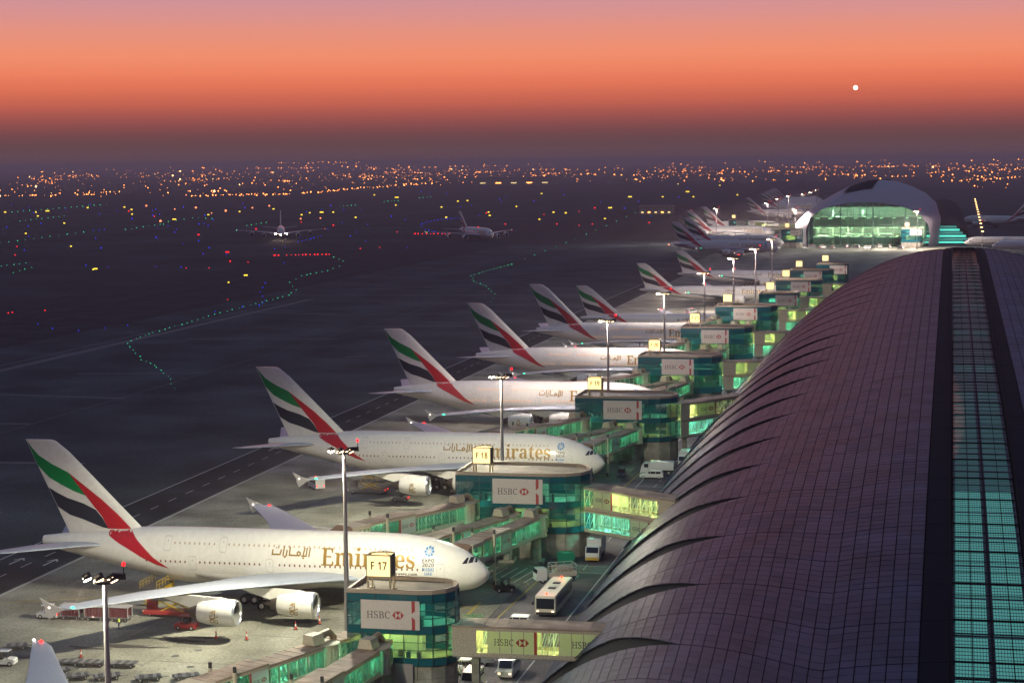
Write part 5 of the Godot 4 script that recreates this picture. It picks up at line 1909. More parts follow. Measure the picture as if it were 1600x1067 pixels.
# ---------------------------------------------------------------- materials
func materials() -> void:
	var broad := mottle(0.006, 0.62, 1.0, 4, 3, true)
	var fine := mottle(0.03, 0.75, 1.0, 3, 11)
	var grain := mottle(0.02, 0.94, 1.0, 3, 17)
	worn(mk("ground", lin(0.09, 0.105, 0.112), 0.95), broad, 420.0, fine, 60.0)
	worn(mk("asphalt", lin(0.11, 0.132, 0.142), 0.9), broad, 150.0, fine, 17.0)
	worn(mk("asphalt_dark", lin(0.06, 0.072, 0.082), 0.88), broad, 70.0, fine, 9.0)
	worn(mk("road", lin(0.3, 0.265, 0.262), 0.85), broad, 45.0, fine, 7.0)
	worn(mk("concrete", lin(0.45, 0.435, 0.345), 0.85), broad, 60.0, fine, 9.0)
	worn(mk("concrete_b", lin(0.42, 0.405, 0.325), 0.85), broad, 60.0, fine, 7.0)
	worn(mk("concrete_c", lin(0.48, 0.465, 0.37), 0.85), broad, 60.0, fine, 8.0)
	for key in ["ground", "asphalt", "asphalt_dark", "road", "concrete", "concrete_b", "concrete_c"]:
		M[key].metallic_specular = 0.15
	mk("joint", lin(0.12, 0.11, 0.1), 0.95)
	worn(mk("line_white", lin(0.6, 0.58, 0.54), 0.8), fine, 3.0)
	worn(mk("line_yellow", lin(0.45, 0.34, 0.04), 0.8), fine, 3.0)
	worn(mk("line_pale", lin(0.14, 0.13, 0.13), 0.9), fine, 25.0)
	var oil := mk("oil", lin(0.04, 0.036, 0.03, 0.85), 0.7)
	oil.transparency = BaseMaterial3D.TRANSPARENCY_ALPHA
	worn(mk("paint", lin(0.7, 0.67, 0.6), 0.34, 0.0, 0.4), grain, 11.0)
	worn(mk("wing", lin(0.36, 0.39, 0.44), 0.42, 0.0, 0.1), grain, 7.0)
	mk("gold", lin(0.27, 0.16, 0.022), 0.4, 0.25)
	mk("flag_red", lin(0.4, 0.012, 0.018), 0.35)
	mk("flag_green", lin(0.0, 0.19, 0.045), 0.35)
	mk("flag_black", lin(0.022, 0.026, 0.036), 0.35)
	mk("window_dim", lin(0.16, 0.07, 0.05), 0.3)
	mk("window_pale", lin(0.42, 0.33, 0.22), 0.35)
	glow("window_lit", Color(1.0, 0.72, 0.45), 0.9)
	mk("seam", lin(0.36, 0.34, 0.3), 0.6)
	mk("cockpit", lin(0.015, 0.015, 0.02), 0.12)
	mk("letter_dark", lin(0.06, 0.045, 0.035), 0.6)
	mk("letter_blue", lin(0.05, 0.2, 0.42), 0.5)
	mk("bright_metal", lin(0.7, 0.7, 0.7), 0.22, 0.9)
	mk("light_metal", lin(0.55, 0.54, 0.5), 0.45, 0.5)
	mk("duct", lin(0.14, 0.14, 0.13), 0.6)
	mk("fan", lin(0.05, 0.05, 0.055), 0.4, 0.6)
	mk("burnt", lin(0.11, 0.09, 0.075), 0.5, 0.7)
	mk("gear", lin(0.16, 0.16, 0.16), 0.6, 0.3)
	mk("dark_steel", lin(0.07, 0.07, 0.07), 0.6, 0.3)
	mk("rubber", lin(0.022, 0.022, 0.022), 0.85)
	mk("black", lin(0.02, 0.02, 0.02), 0.7)
	glow("nav_green", Color(0.1, 1.0, 0.65), 9.0)
	glow("nav_red", Color(1.0, 0.08, 0.08), 9.0)
	glow("nav_white", Color(1.0, 0.92, 0.85), 7.0)
	# gates
	worn(mk("board", lin(0.6, 0.54, 0.47), 0.55), grain, 5.0)
	mk("sign_red", lin(0.34, 0.02, 0.02), 0.5)
	worn(mk("bridge_roof", lin(0.66, 0.48, 0.34), 0.75), broad, 14.0, fine, 2.5)
	worn(mk("bridge_frame", lin(0.58, 0.5, 0.36), 0.6), fine, 4.0)
	mk("bridge_floor", lin(0.22, 0.2, 0.18), 0.8)
	worn(mk("bridge_panel", lin(0.45, 0.46, 0.4), 0.5), fine, 4.0)
	var lp := mk("lit_panel", lin(0.6, 0.6, 0.48), 0.6)
	lp.backlight_enabled = true
	lp.backlight = Color(0.9, 0.95, 0.7)
	lp = mk("pale_panel", lin(0.5, 0.54, 0.48), 0.55)
	lp.backlight_enabled = true
	lp.backlight = Color(0.5, 0.6, 0.52)
	mk("bracing", lin(0.55, 0.62, 0.56), 0.5)
	pane("bridge_glass", Color(0.02, 0.4, 0.3), 0.35)
	pane("clear_glass", Color(0.5, 0.62, 0.5), 0.1)
	pane("tower_glass", Color(0.0, 0.36, 0.4), 0.32, 0.04)
	mk("spandrel", lin(0.006, 0.095, 0.115), 0.12)
	mk("mullion", lin(0.012, 0.03, 0.034), 0.4)
	worn(mk("base_wall", lin(0.6, 0.56, 0.44), 0.75), broad, 12.0, fine, 2.0)
	worn(mk("base_wall_b", lin(0.56, 0.52, 0.41), 0.75), broad, 12.0, fine, 2.0)
	mk("inner_wall", lin(0.5, 0.52, 0.45), 0.8)
	mk("inner_floor", lin(0.42, 0.42, 0.34), 0.6)
	mk("furniture", lin(0.12, 0.07, 0.04), 0.7)
	worn(mk("parapet", lin(0.5, 0.4, 0.29), 0.7), fine, 3.0)
	worn(mk("roof_deck", lin(0.3, 0.24, 0.16), 0.85), broad, 16.0, fine, 3.0)
	mk("grey_panel", lin(0.26, 0.23, 0.22), 0.6)
	mk("sign_frame", lin(0.34, 0.28, 0.17), 0.5, 0.3)
	mk("sign_side", lin(0.16, 0.14, 0.09), 0.6)
	mk("sign_letter", lin(0.11, 0.08, 0.014), 0.7)
	mk("duct_pipe", lin(0.32, 0.24, 0.16), 0.5, 0.4)
	worn(mk("hood", lin(0.24, 0.15, 0.1), 0.8), fine, 2.0)
	glow("glow_green", Color(0.42, 1.0, 0.8), 3.0)
	glow("glow_lime", Color(0.88, 1.0, 0.55), 3.0)
	glow("glow_sign", Color(1.0, 0.88, 0.6), 1.7)
	glow("glow_mast", Color(1.0, 0.88, 0.72), 150.0)
	glow("glow_mast_low", Color(1.0, 0.84, 0.66), 8.0)
	glow("glow_red", Color(1.0, 0.06, 0.08), 8.0)
	glow("glow_orange", Color(1.0, 0.22, 0.05), 7.0)
	glow("glow_head", Color(1.0, 0.85, 0.7), 3.0)
	glow("glow_tail", Color(1.0, 0.05, 0.04), 3.0)
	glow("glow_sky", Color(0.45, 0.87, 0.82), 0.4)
	glow("glow_sky_faded", Color(0.4, 0.8, 0.74), 0.13)  # weaker glows paint in the fade of the skylight at a glancing angle
	glow("glow_sky_most_faded", Color(0.42, 0.75, 0.62), 0.05)
	glow("glow_hall", Color(0.75, 1.0, 0.75), 4.0)
	glow("glow_teal", Color(0.35, 1.0, 0.9), 0.9)
	glow("glow_teal_dim", Color(0.3, 0.8, 0.75), 0.35)
	# concourse
	var m := worn(mk("shell_panel", lin(0.115, 0.135, 0.215), 0.46, 0.0), broad, 40.0, fine, 3.0)
	m = worn(mk("shell_panel_b", lin(0.1, 0.118, 0.19), 0.5, 0.0), broad, 40.0, fine, 3.0)
	M.shell_panel.metallic_specular = 0.22
	M.shell_panel_b.metallic_specular = 0.24
	mk("under_shell", lin(0.02, 0.022, 0.024), 0.8).metallic_specular = 0.12
	mk("far_shell", lin(0.45, 0.38, 0.4), 0.6, 0.0)
	mk("gutter", lin(0.012, 0.012, 0.016), 0.85).metallic_specular = 0.2
	pane("skylight_glass", Color(0.12, 0.25, 0.27), 0.12, 0.05).metallic_specular = 0.25
	mk("slat", lin(0.1, 0.13, 0.13), 0.5, 0.3)
	pane("hall_glass", Color(0.15, 0.5, 0.4), 0.16)
	mk("hall_bar", lin(0.12, 0.2, 0.17), 0.5)
	# vehicles and small things
	mk("white_car", lin(0.62, 0.62, 0.58), 0.35, 0.0, 0.5)
	mk("bus_cream", lin(0.5, 0.46, 0.36), 0.4, 0.0, 0.3)
	mk("car_glass", lin(0.012, 0.016, 0.024), 0.1)
	mk("clear_lens", lin(0.5, 0.5, 0.5), 0.2)
	mk("yellow", lin(0.5, 0.33, 0.03), 0.5)
	mk("red_paint", lin(0.34, 0.03, 0.03), 0.5)
	mk("green_paint", lin(0.0, 0.17, 0.1), 0.5)
	mk("bright_green", lin(0.05, 0.3, 0.04), 0.6)
	mk("maroon", lin(0.13, 0.025, 0.03), 0.8)
	mk("cone_red", lin(0.42, 0.05, 0.03), 0.6)
	mk("navy", lin(0.03, 0.035, 0.06), 0.85)
	mk("vest", lin(0.45, 0.55, 0.06), 0.7)
	mk("skin", lin(0.28, 0.16, 0.1), 0.6)
	mk("pole", lin(0.36, 0.33, 0.31), 0.5, 0.4)
	glow("spot_green", Color(0.12, 0.95, 0.65), 3.0)
	glow("spot_blue", Color(0.07, 0.18, 1.0), 4.0)
	glow("spot_red", Color(1.0, 0.1, 0.14), 2.6)
	glow("spot_orange", Color(1.0, 0.55, 0.35), 3.0)
	glow("spot_sign", Color(1.0, 0.85, 0.25), 2.2)
	glow("spot_city", Color(1.0, 0.58, 0.28), 9.0)
	glow("spot_city_white", Color(1.0, 0.78, 0.5), 9.0)
	glow("moon", Color(1.0, 0.86, 0.72), 3.2)
	M.wheel_shape = wheel_mesh(1.0, 0.6)


func sheet_at(x0: float, x1: float, z0: float, z1: float, y: float) -> MB:
	var mb := MB.new()
	mb.quad(Vector3(x0, y, z0), Vector3(x1, y, z0), Vector3(x1, y, z1), Vector3(x0, y, z1), Vector3.UP)
	return mb


func stripe(mb: MB, a: Vector2, b: Vector2, w: float, y: float) -> void:
	var d := (b - a).normalized().orthogonal() * w * 0.5
	mb.quad(Vector3(a.x + d.x, y, a.y + d.y), Vector3(a.x - d.x, y, a.y - d.y), Vector3(b.x - d.x, y, b.y - d.y), Vector3(b.x + d.x, y, b.y + d.y), Vector3.UP)


func blob(mb: MB, c: Vector2, rx: float, rz: float, turn: float, y: float) -> void:
	var k := 22
	var pts: Array[Vector3] = []
	var p := rng.randf() * 6.0
	for i in k:
		var g := TAU * i / k
		var r := 1.0 + 0.28 * sin(3.0 * g + p) + 0.2 * sin(7.0 * g + 2.0 * p) + rng.randf_range(-0.12, 0.12)
		var q := Vector2(rx * r * cos(g), rz * r * sin(g)).rotated(turn) + c
		pts.append(Vector3(q.x, y, q.y))
	for i in k:
		mb.tri(Vector3(c.x, y, c.y), pts[i], pts[(i + 1) % k], Vector3.UP, Vector3.UP, Vector3.UP)


func ground_works() -> void:
	structure("ground", sheet_at(-26000, 26000, 400, -30000, -0.07), M.ground)
	structure("taxiway", sheet_at(-330, -152.0, 200, -1500, -0.03), M.asphalt)
	structure("taxiway", sheet_at(-430, -330.02, 200, -2600, -0.035), M.asphalt_dark)
	structure("taxiway", sheet_at(-330, -100.0, -1500.02, -2600, -0.034), M.asphalt_dark)
	structure("perimeter_road", sheet_at(-151.98, -140.02, 200, -1200, -0.028), M.asphalt_dark)
	structure("service_road", sheet_at(-62.5, -30.0, 200, -1150, -0.026), M.road)
	var apron := structure("apron", sheet_at(-140.0, -62.52, 150, -1150, -0.05), M.joint)
	structure("far_apron", sheet_at(-190.0, 120.0, -1150.02, -1460, -0.04), M.concrete_b)
	# concrete slabs: the nearest one by one
	var slab := BoxMesh.new()
	slab.size = Vector3(7.68, 0.06, 7.68)
	var far := []
	var n := 0
	for j in 130:
		for i in 10:
			var at := Vector3(-136.1 + 7.74 * i, -0.03, -210.0 - 7.74 * j)
			if n < 290 and j < 30:
				n += 1
				var o := part("concrete_slab", slab, [M.concrete, M.concrete_b, M.concrete, M.concrete_c][rng.randi() % 4], apron, at)
				o.position.y += rng.randf_range(-0.004, 0.004)
			else:
				far.append(at)
	var mm := MultiMesh.new()
	mm.transform_format = MultiMesh.TRANSFORM_3D
	mm.mesh = slab
	mm.instance_count = far.size()
	for i in far.size():
		mm.set_instance_transform(i, Transform3D(Basis(), far[i]))
	var mi := MultiMeshInstance3D.new()
	mi.name = "distant_slabs"
	mi.multimesh = mm
	mi.material_override = M.concrete
	apron.add_child(mi, true)
	stuff(mi)
	# painted lines
	var wl := MB.new()
	stripe(wl, Vector2(-139.4, 0), Vector2(-139.4, -1100), 0.35, 0.008)
	stripe(wl, Vector2(-152.3, 0), Vector2(-152.3, -1100), 0.3, 0.008)
	for i in 60:
		stripe(wl, Vector2(-146.0, -200 - 9.0 * i), Vector2(-146.0, -204 - 9.0 * i), 0.2, 0.008)
	for z in [-292.0, -322.0, -420.0]:
		for x in [-149.0, -143.0]:
			stripe(wl, Vector2(x, z), Vector2(x, z - 5.0), 0.35, 0.009)
			stripe(wl, Vector2(x, z - 5.2), Vector2(x + 0.9, z - 3.4), 0.3, 0.01)
			stripe(wl, Vector2(x, z - 5.2), Vector2(x - 0.9, z - 3.4), 0.3, 0.011)
	stripe(wl, Vector2(-51.2, -150), Vector2(-51.2, -330), 0.22, 0.012)
	stripe(wl, Vector2(-58.6, -330), Vector2(-58.6, -700), 0.22, 0.012)
	for i in 26:
		stripe(wl, Vector2(-55.0, -215 - 8.0 * i), Vector2(-55.0, -219 - 8.0 * i), 0.18, 0.012)
	for z in [-252.0, -268.0, -301.0, -306.0, -380.0, -384.0]:
		stripe(wl, Vector2(-60.0, z), Vector2(-51.5, z), 0.2, 0.014)
	for i in 7:
		stripe(wl, Vector2(-72.0 + 1.6 * i, -292.0), Vector2(-70.5 + 1.6 * i, -303.0), 0.25, 0.009)
	structure("road_marking", wl, M.line_white)
	var yl := MB.new()
	for z in [-168.0, -274.0, -380.0, -472.6, -560.5, -649.0, -721.8, -881.0]:
		stripe(yl, Vector2(-140.0, z + 10.0), Vector2(-118.0, z), 0.3, 0.009)
		stripe(yl, Vector2(-118.0, z), Vector2(-66.0, z), 0.3, 0.009)
		stripe(yl, Vector2(-66.0, z - 4.0), Vector2(-66.0, z + 4.0), 0.4, 0.011)
		for i in 18:
			var g := TAU * i / 18.0
			var h := TAU * (i + 1) / 18.0
			stripe(yl, Vector2(-64.5 + 3.0 * cos(g), z - 17.0 + 3.0 * sin(g)), Vector2(-64.5 + 3.0 * cos(h), z - 17.0 + 3.0 * sin(h)), 0.16, 0.009)
		stripe(yl, Vector2(-61.6, z + 20.0), Vector2(-60.2, z - 34.0), 0.25, 0.011)
	stripe(yl, Vector2(-81.0, -250.2), Vector2(-78.0, -250.6), 1.1, 0.009)
	structure("stand_marking", yl, M.line_yellow)
	var pl := MB.new()
	stripe(pl, Vector2(-298.0, 100), Vector2(-303.0, -900), 1.1, -0.02)
	stripe(pl, Vector2(-291.0, 100), Vector2(-296.0, -900), 4.0, -0.022)
	stripe(pl, Vector2(-225.0, 100), Vector2(-225.0, -1400), 0.35, -0.02)
	for i in 16:
		stripe(pl, Vector2(-170.0 - rng.randf() * 130.0, -330.0 - 60.0 * i), Vector2(-172.0 - rng.randf() * 130.0, -336.0 - 60.0 * i), 2.2, -0.018)
	structure("taxiway_marking", pl, M.line_pale)
	# oil and rubber on the concrete, manholes
	var st := MB.new()
	for q in [[-107.2, -243.8, 4.2, 0.9], [-101.8, -248.4, 3.2, 1.0], [-112.5, -242.0, 3.0, 0.7], [-98.0, -250.5, 2.2, 0.7], [-88.0, -262.0, 3.0, 1.2], [-118.0, -236.0, 2.6, 0.6], [-94.0, -352.0, 4.5, 1.2], [-103.0, -355.0, 3.5, 1.0], [-87.0, -270.0, 2.0, 0.8]]:
		blob(st, Vector2(q[0], q[1]), q[2], q[3], rng.randf_range(-0.35, 0.25), 0.007 + 0.0006 * st.v.size() / 66.0)
	part("oil_stain", st, M.oil, apron)
	for q in [[-98.9, -240.0], [-97.0, -243.4], [-131.0, -274.0], [-127.5, -280.0], [-121.0, -285.0], [-94.8, -235.0]]:
		var mh := MB.new()
		mh.tube(Vector3(q[0], 0.004, q[1]), Vector3(q[0], 0.02, q[1]), 0.55, 0.55, 16)
		part("manhole_cover", mh, M.dark_steel, apron)
	var plate := MB.new()
	plate.box(Vector3(-94.8, 0.004, -235.0), Vector3(3.4, 0.008, 2.8))
	part("cover_plate", plate, M.concrete_c, apron)


const SKY_STEPS := [[0.0, 105, 78, 84], [0.25, 104, 76, 81], [0.6, 106, 73, 76], [0.85, 120, 74, 75], [1.1, 142, 79, 77], [1.4, 170, 88, 79], [1.75, 203, 102, 82], [2.25, 231, 120, 89], [2.7, 243, 136, 101], [3.1, 245, 145, 111], [3.8, 233, 148, 129], [4.3, 220, 149, 145], [4.8, 208, 148, 158], [6.0, 168, 128, 152], [8.0, 124, 105, 138], [11.0, 97, 88, 124], [16.0, 90, 91, 124], [30.0, 94, 110, 146], [60.0, 94, 116, 152], [90.0, 92, 116, 152]]


func sky_texture() -> ImageTexture:
	var hgt := 2048
	var im := Image.create(16, hgt, false, Image.FORMAT_RGBAF)
	for i in hgt:
		var e := maxf(0.0, 90.0 - (i + 0.5) / hgt * 180.0)
		var k := 0
		while k < SKY_STEPS.size() - 2 and SKY_STEPS[k + 1][0] < e:
			k += 1
		var a: Array = SKY_STEPS[k]
		var b: Array = SKY_STEPS[k + 1]
		var f := clampf((e - a[0]) / (b[0] - a[0]), 0.0, 1.0)
		f = f * f * (3.0 - 2.0 * f) * 0.4 + f * 0.6
		var c := Color(lerpf(a[1], b[1], f) / 255.0, lerpf(a[2], b[2], f) / 255.0, lerpf(a[3], b[3], f) / 255.0).srgb_to_linear()
		for x in 16:
			im.set_pixel(x, i, c)
	return ImageTexture.create_from_image(im)


func _ready() -> void:
	rng.seed = 20
	# camera, sky, light
	var cam := Camera3D.new()
	cam.name = "camera"
	add_child(cam)
	var yaw := deg_to_rad(12.33)
	var pitch := atan(281.0 / 3055.0)
	var roll := 0.0108
	var fwd := Vector3(-sin(yaw) * cos(pitch), -sin(pitch), -cos(yaw) * cos(pitch))
	var r0 := Vector3(cos(yaw), 0, -sin(yaw))
	var u0 := r0.cross(fwd)
	cam.transform = Transform3D(Basis(r0 * cos(roll) - u0 * sin(roll), r0 * sin(roll) + u0 * cos(roll), -fwd), Vector3(0, 65.1, 0))
	cam.fov = rad_to_deg(2.0 * atan(533.5 / 3055.0))
	cam.near = 1.0
	cam.far = 60000.0
	cam.current = true
	var env := Environment.new()
	env.background_mode = Environment.BG_SKY
	var pan := PanoramaSkyMaterial.new()
	pan.panorama = sky_texture()
	env.sky = Sky.new()
	env.sky.sky_material = pan
	env.background_energy_multiplier = 1.0
	env.tonemap_mode = Environment.TONE_MAPPER_LINEAR
	env.tonemap_exposure = 1.0
	env.sdfgi_enabled = true
	env.ssao_enabled = true
	env.ssil_enabled = true
	env.fog_enabled = true
	env.fog_density = 0.00014
	env.fog_light_color = Color(1.0, 0.89, 0.88)
	var we := WorldEnvironment.new()
	we.name = "environment"
	we.environment = env
	add_child(we)
	# the last of the sun, below the haze: a faint wide warm light from over the horizon
	var sun := DirectionalLight3D.new()
	sun.name = "dusk_sun"
	add_child(sun)
	sun.look_at_from_position(Vector3(-20, 18, -90), Vector3.ZERO, Vector3.UP)
	sun.light_color = Color(1.0, 0.62, 0.5)
	sun.light_energy = 0.03
	sun.light_angular_distance = 25.0
	sun.shadow_enabled = true
	materials()
	ground_works()
	var sky := group_part("sky", self)
	sky.set_meta("kind", "structure")
	var ball := SphereMesh.new()
	ball.radius = 10.5
	ball.height = 21.0
	part("moon", ball, M.moon, sky, moon_at())
	concourse()
	gates()
	central_hall()
	far_wing()
	aircraft()
	masts()
	traffic()
	airfield_lights()
	far_city()


func moon_at() -> Vector3:
	return Vector3(-369.0, 380.0, -9000.0)


# ---------------------------------------------------------------- what stands where
func gates() -> void:
	var names := ["F 17", "F 18", "F 19", "F 20", "F 21", "", "", "", "", ""]
	var spots := [[-69.3, -222.2, 12.8, 8.0, 4.9, 0], [-77.7, -310.6, 21.9, 12.0, 4.2, 0], [-77.1, -416.6, 22.0, 12.0, 4.2, 1], [-76.8, -506.3, 21.8, 12.0, 4.2, 2], [-76.9, -595.0, 21.8, 12.0, 4.2, 2], [-76.1, -683.0, 21.6, 12.0, 4.2, 2], [-66.8, -750.0, 15.2, 10.0, 4.2, 2], [-67.0, -832.0, 19.6, 11.0, 4.2, 2], [-66.7, -908.0, 20.0, 11.0, 4.2, 2], [-57.6, -960.0, 15.2, 10.0, 4.2, 2]]
	var which := ["round-ended teal glass gate tower in front of the nearest airliner, lit sign F 17", "second gate tower from the camera, wide, lit roof sign F 18", "third gate tower from the camera, lit roof sign F 19", "fourth gate tower from the camera, lit roof sign F 20", "fifth gate tower from the camera, lit roof sign F 21", "sixth teal glass gate tower from the camera, lit sign on roof", "short seventh gate tower from the camera, lit sign on roof", "eighth teal gate tower from the camera, lit sign on roof", "ninth teal gate tower from the camera, last but one in the row", "last and smallest teal gate tower beside the roof's far end"]
	var at_gate := ["reaching down to the lower edge of the picture from tower F 17", "at tower F 18, behind the nearest airliner", "at tower F 19, behind the second airliner", "at the fourth tower, F 20", "at the fifth tower, F 21", "at the sixth tower"]
	for i in spots.size():
		var s: Array = spots[i]
		gate_tower(names[i], which[i], Vector3(s[0], 0, s[1]), s[2], s[3], s[4], s[5])
	# bridges of the first tower lead to a stand below the frame
	jet_bridge("beige jet bridge left of tower F 17 reaching down to the picture's lower edge", Vector3(-71.6, 0, -220.0), Vector3(-69.4, 0, -224.5), Vector3(-80.4, 0, -199.5), 5.0, 4.6, 0)
	jet_bridge("beige jet bridge under the signboard of tower F 17", Vector3(-65.0, 0, -219.4), Vector3(-65.0, 0, -222.1), Vector3(-68.6, 0, -197.0), 5.0, 4.4, 0)
	for i in range(1, 6):
		var z: float = spots[i][1] + 310.6
		var rank := 1 if i < 3 else 2
		jet_bridge("upper jet bridge, leftmost of three " + at_gate[i], Vector3(-75.6, 0, -308.0 + z), Vector3(-74.9, 0, -310.5 + z), Vector3(-87.6, 0, -284.6 + z), 6.6, 6.5, rank)
		jet_bridge("middle jet bridge of three " + at_gate[i], Vector3(-68.4, 0, -307.8 + z), Vector3(-67.9, 0, -310.5 + z), Vector3(-76.6, 0, -285.8 + z), 4.7, 4.4, rank)
		jet_bridge("short right-hand jet bridge of three " + at_gate[i], Vector3(-63.6, 0, -307.8 + z), Vector3(-63.6, 0, -310.5 + z), Vector3(-69.4, 0, -284.2 + z), 4.7, 4.4, rank)
	link_bridge("single-storey bridge lit yellow-green from tower F 17 to the roof", Vector3(-56.8, 6.0, -226.2), Vector3(-36.4, 6.0, -226.6), 1, ["ppgssssrggsssss"], 0)
	link_bridge("two-storey lit bridge from tower F 18 slanting down to the roof", Vector3(-57.2, 4.3, -316.5), Vector3(-38.4, 4.3, -303.8), 2, ["pgggggssrggg", "pgssrgggggpp"], 0)
	link_bridge("two-storey lit bridge from tower F 19 rising away to the roof", Vector3(-56.0, 4.9, -421.0), Vector3(-40.0, 4.9, -445.0), 2, ["pgggggggggg", "pgssrgggggg"], 1)
	link_bridge("two-storey lit bridge from the fourth tower to the roof", Vector3(-55.5, 4.9, -512.0), Vector3(-40.0, 4.9, -518.0), 2, ["pggggg", "pgsrgg"], 2)
	link_bridge("two-storey lit bridge from the fifth tower to the roof", Vector3(-55.5, 4.9, -600.0), Vector3(-40.0, 4.9, -606.0), 2, ["pggggg", "pgsrgg"], 2)
	link_bridge("two-storey lit bridge at the sixth tower", Vector3(-55.0, 4.9, -689.0), Vector3(-40.0, 4.9, -694.0), 2, ["pggggg", "pgsrgg"], 2)
	link_bridge("short lit bridge at the seventh tower", Vector3(-52.0, 4.9, -755.0), Vector3(-34.0, 4.9, -758.0), 2, ["pggggg", "pgsrgg"], 2)
	link_bridge("short lit bridge at the eighth tower", Vector3(-47.8, 4.9, -837.0), Vector3(-30.0, 4.9, -840.0), 2, ["pggggg", "pgsrgg"], 2)
	gate_tower("", "hazy gate tower left of the arched hall with lit sign", Vector3(-174.0, 0, -1664.0), 16.0, 10.0, 4.2, 2)
	link_bridge("long teal lit bridge leading left from the arched hall", Vector3(-158.0, 5.0, -1668.0), Vector3(-104.0, 5.0, -1600.0), 2, ["gggsggggsggg", "ggsggggsgggg"], 2)
	gate_tower("", "gate tower before the right foot of the arched hall", Vector3(-26.0, 0, -1440.0), 15.5, 10.0, 4.2, 2)
	gate_tower("", "gate tower before the left foot of the arched hall", Vector3(-112.0, 0, -1440.0), 15.5, 10.0, 4.2, 2)


func aircraft() -> void:
	var a := airliner(true, "double_deck_airliner", "white double-deck airliner with four engines, nearest and whole, beside tower F 17", false)
	a.position = Vector3(-63.6, 0, -274.0)
	var lit := airliner(true, "double_deck_airliner", "white double-deck airliner with lit windows, third from the camera", true)
	lit.position = Vector3(-63.6, 0, -472.6)
	copy_of(a, Vector3(-64.4, 0, -380.0), 0.0, "white double-deck airliner, second from the camera, its nose past tower F 18", "double_deck_airliner")
	copy_of(lit, Vector3(-63.2, 0, -560.5), 0.0, "white double-deck airliner with lit windows, fourth from the camera", "double_deck_airliner")
	copy_of(lit, Vector3(-63.0, 0, -649.0), 0.0, "white double-deck airliner, fifth tail from the camera", "double_deck_airliner")
	var s := airliner(false, "twin_engine_airliner", "white twin-engine airliner whose bare wingtip enters at the lower left corner", false)
	s.position = Vector3(-60.6, 0, -185.4)
	copy_of(s, Vector3(-58.7, 0, -721.8), 0.0, "white twin-engine airliner just behind the fifth tail", "twin_engine_airliner")
	copy_of(s, Vector3(-60.0, 0, -881.0), 0.0, "white twin-engine airliner with red and green tail beyond the seventh stand", "twin_engine_airliner")
	copy_of(s, Vector3(-59.0, 0, -1007.0), 0.0, "dim twin-engine airliner on the last stand before the cross taxiway", "twin_engine_airliner")
	copy_of(a, Vector3(-104.5, 0, -1319.0), 0.0, "double-deck airliner parked left of the arched hall, front one of its row", "double_deck_airliner")
	copy_of(a, Vector3(-108.0, 0, -1412.0), 0.0, "double-deck airliner right behind the front one left of the hall", "double_deck_airliner")
	copy_of(a, Vector3(-130.1, 0, -1604.0), 0.0, "double-deck airliner with tail above the lit bridge left of the hall", "double_deck_airliner")
	copy_of(a, Vector3(-133.5, 0, -1734.0), 0.0, "double-deck airliner next to the bright mast left of the hall", "double_deck_airliner")
	copy_of(a, Vector3(-132.0, 0, -2131.0), 0.0, "lone hazy airliner tail between the hall and the far row", "double_deck_airliner")
	for i in 5:
		copy_of(a, Vector3(-140.0 - 5.0 * i, 0, -2400.0 - 105.0 * i), 0.0, "hazy airliner in the far row of tails left above the hall", "double_deck_airliner").set_meta("group", "far row of airliners in haze")
	copy_of(s, Vector3(18.0, 0, -1437.0), PI, "white airliner right of the hall, its body cut by the frame", "twin_engine_airliner")
	copy_of(s, Vector3(36.0, 0, -1368.0), PI, "white airliner right behind the crest of the roof", "twin_engine_airliner")
	copy_of(a, Vector3(22.0, 0, -1880.0), PI - 0.6, "airliner at the right edge with its tail leaning right", "double_deck_airliner")
	# two on the move
	var m := copy_of(a, Vector3(-556.0, 0, -1612.0), atan2(-0.94, 0.33), "taxiing airliner facing the camera with bright landing lights", "double_deck_airliner")
	for q in [[-1.5, 4.4, 0.6, 0.55], [-18.0, 4.6, 4.8, 0.7], [-18.0, 4.6, -4.8, 0.7]]:
		var l := MB.new()
		l.lathe(Vector3(q[0] + 1.2, q[1], q[2]), Vector3(1, 0, 0), [[-0.2, q[3]], [0.15, q[3] * 0.8], [0.25, 0.02]], 12)
		part("landing_light", l, M.glow_mast, m)
	var sp := SpotLight3D.new()
	sp.name = "landing_beam"
	sp.position = Vector3(1.2, 3.6, 0)
	sp.light_color = Color(1.0, 0.85, 0.7)
	sp.light_energy = 900.0
	sp.spot_angle = 16.0
	sp.spot_range = 200.0
	sp.spot_attenuation = 2.0
	sp.light_size = 0.4
	sp.shadow_enabled = true
	m.add_child(sp, true)
	sp.rotation = Vector3(-0.09, -PI * 0.5, 0)
	var k := copy_of(a, Vector3(-358.0, 0, -1568.0), atan2(-0.805, 0.593), "taxiing airliner with red beacon behind a row of red lights", "double_deck_airliner")
	var bc := MB.new()
	bc.lathe(Vector3(-30, 10.75, 0), Vector3.UP, [[0.0, 0.4], [0.4, 0.6], [0.9, 0.05]], 8)
	part("beacon_light", bc, M.spot_red, k)


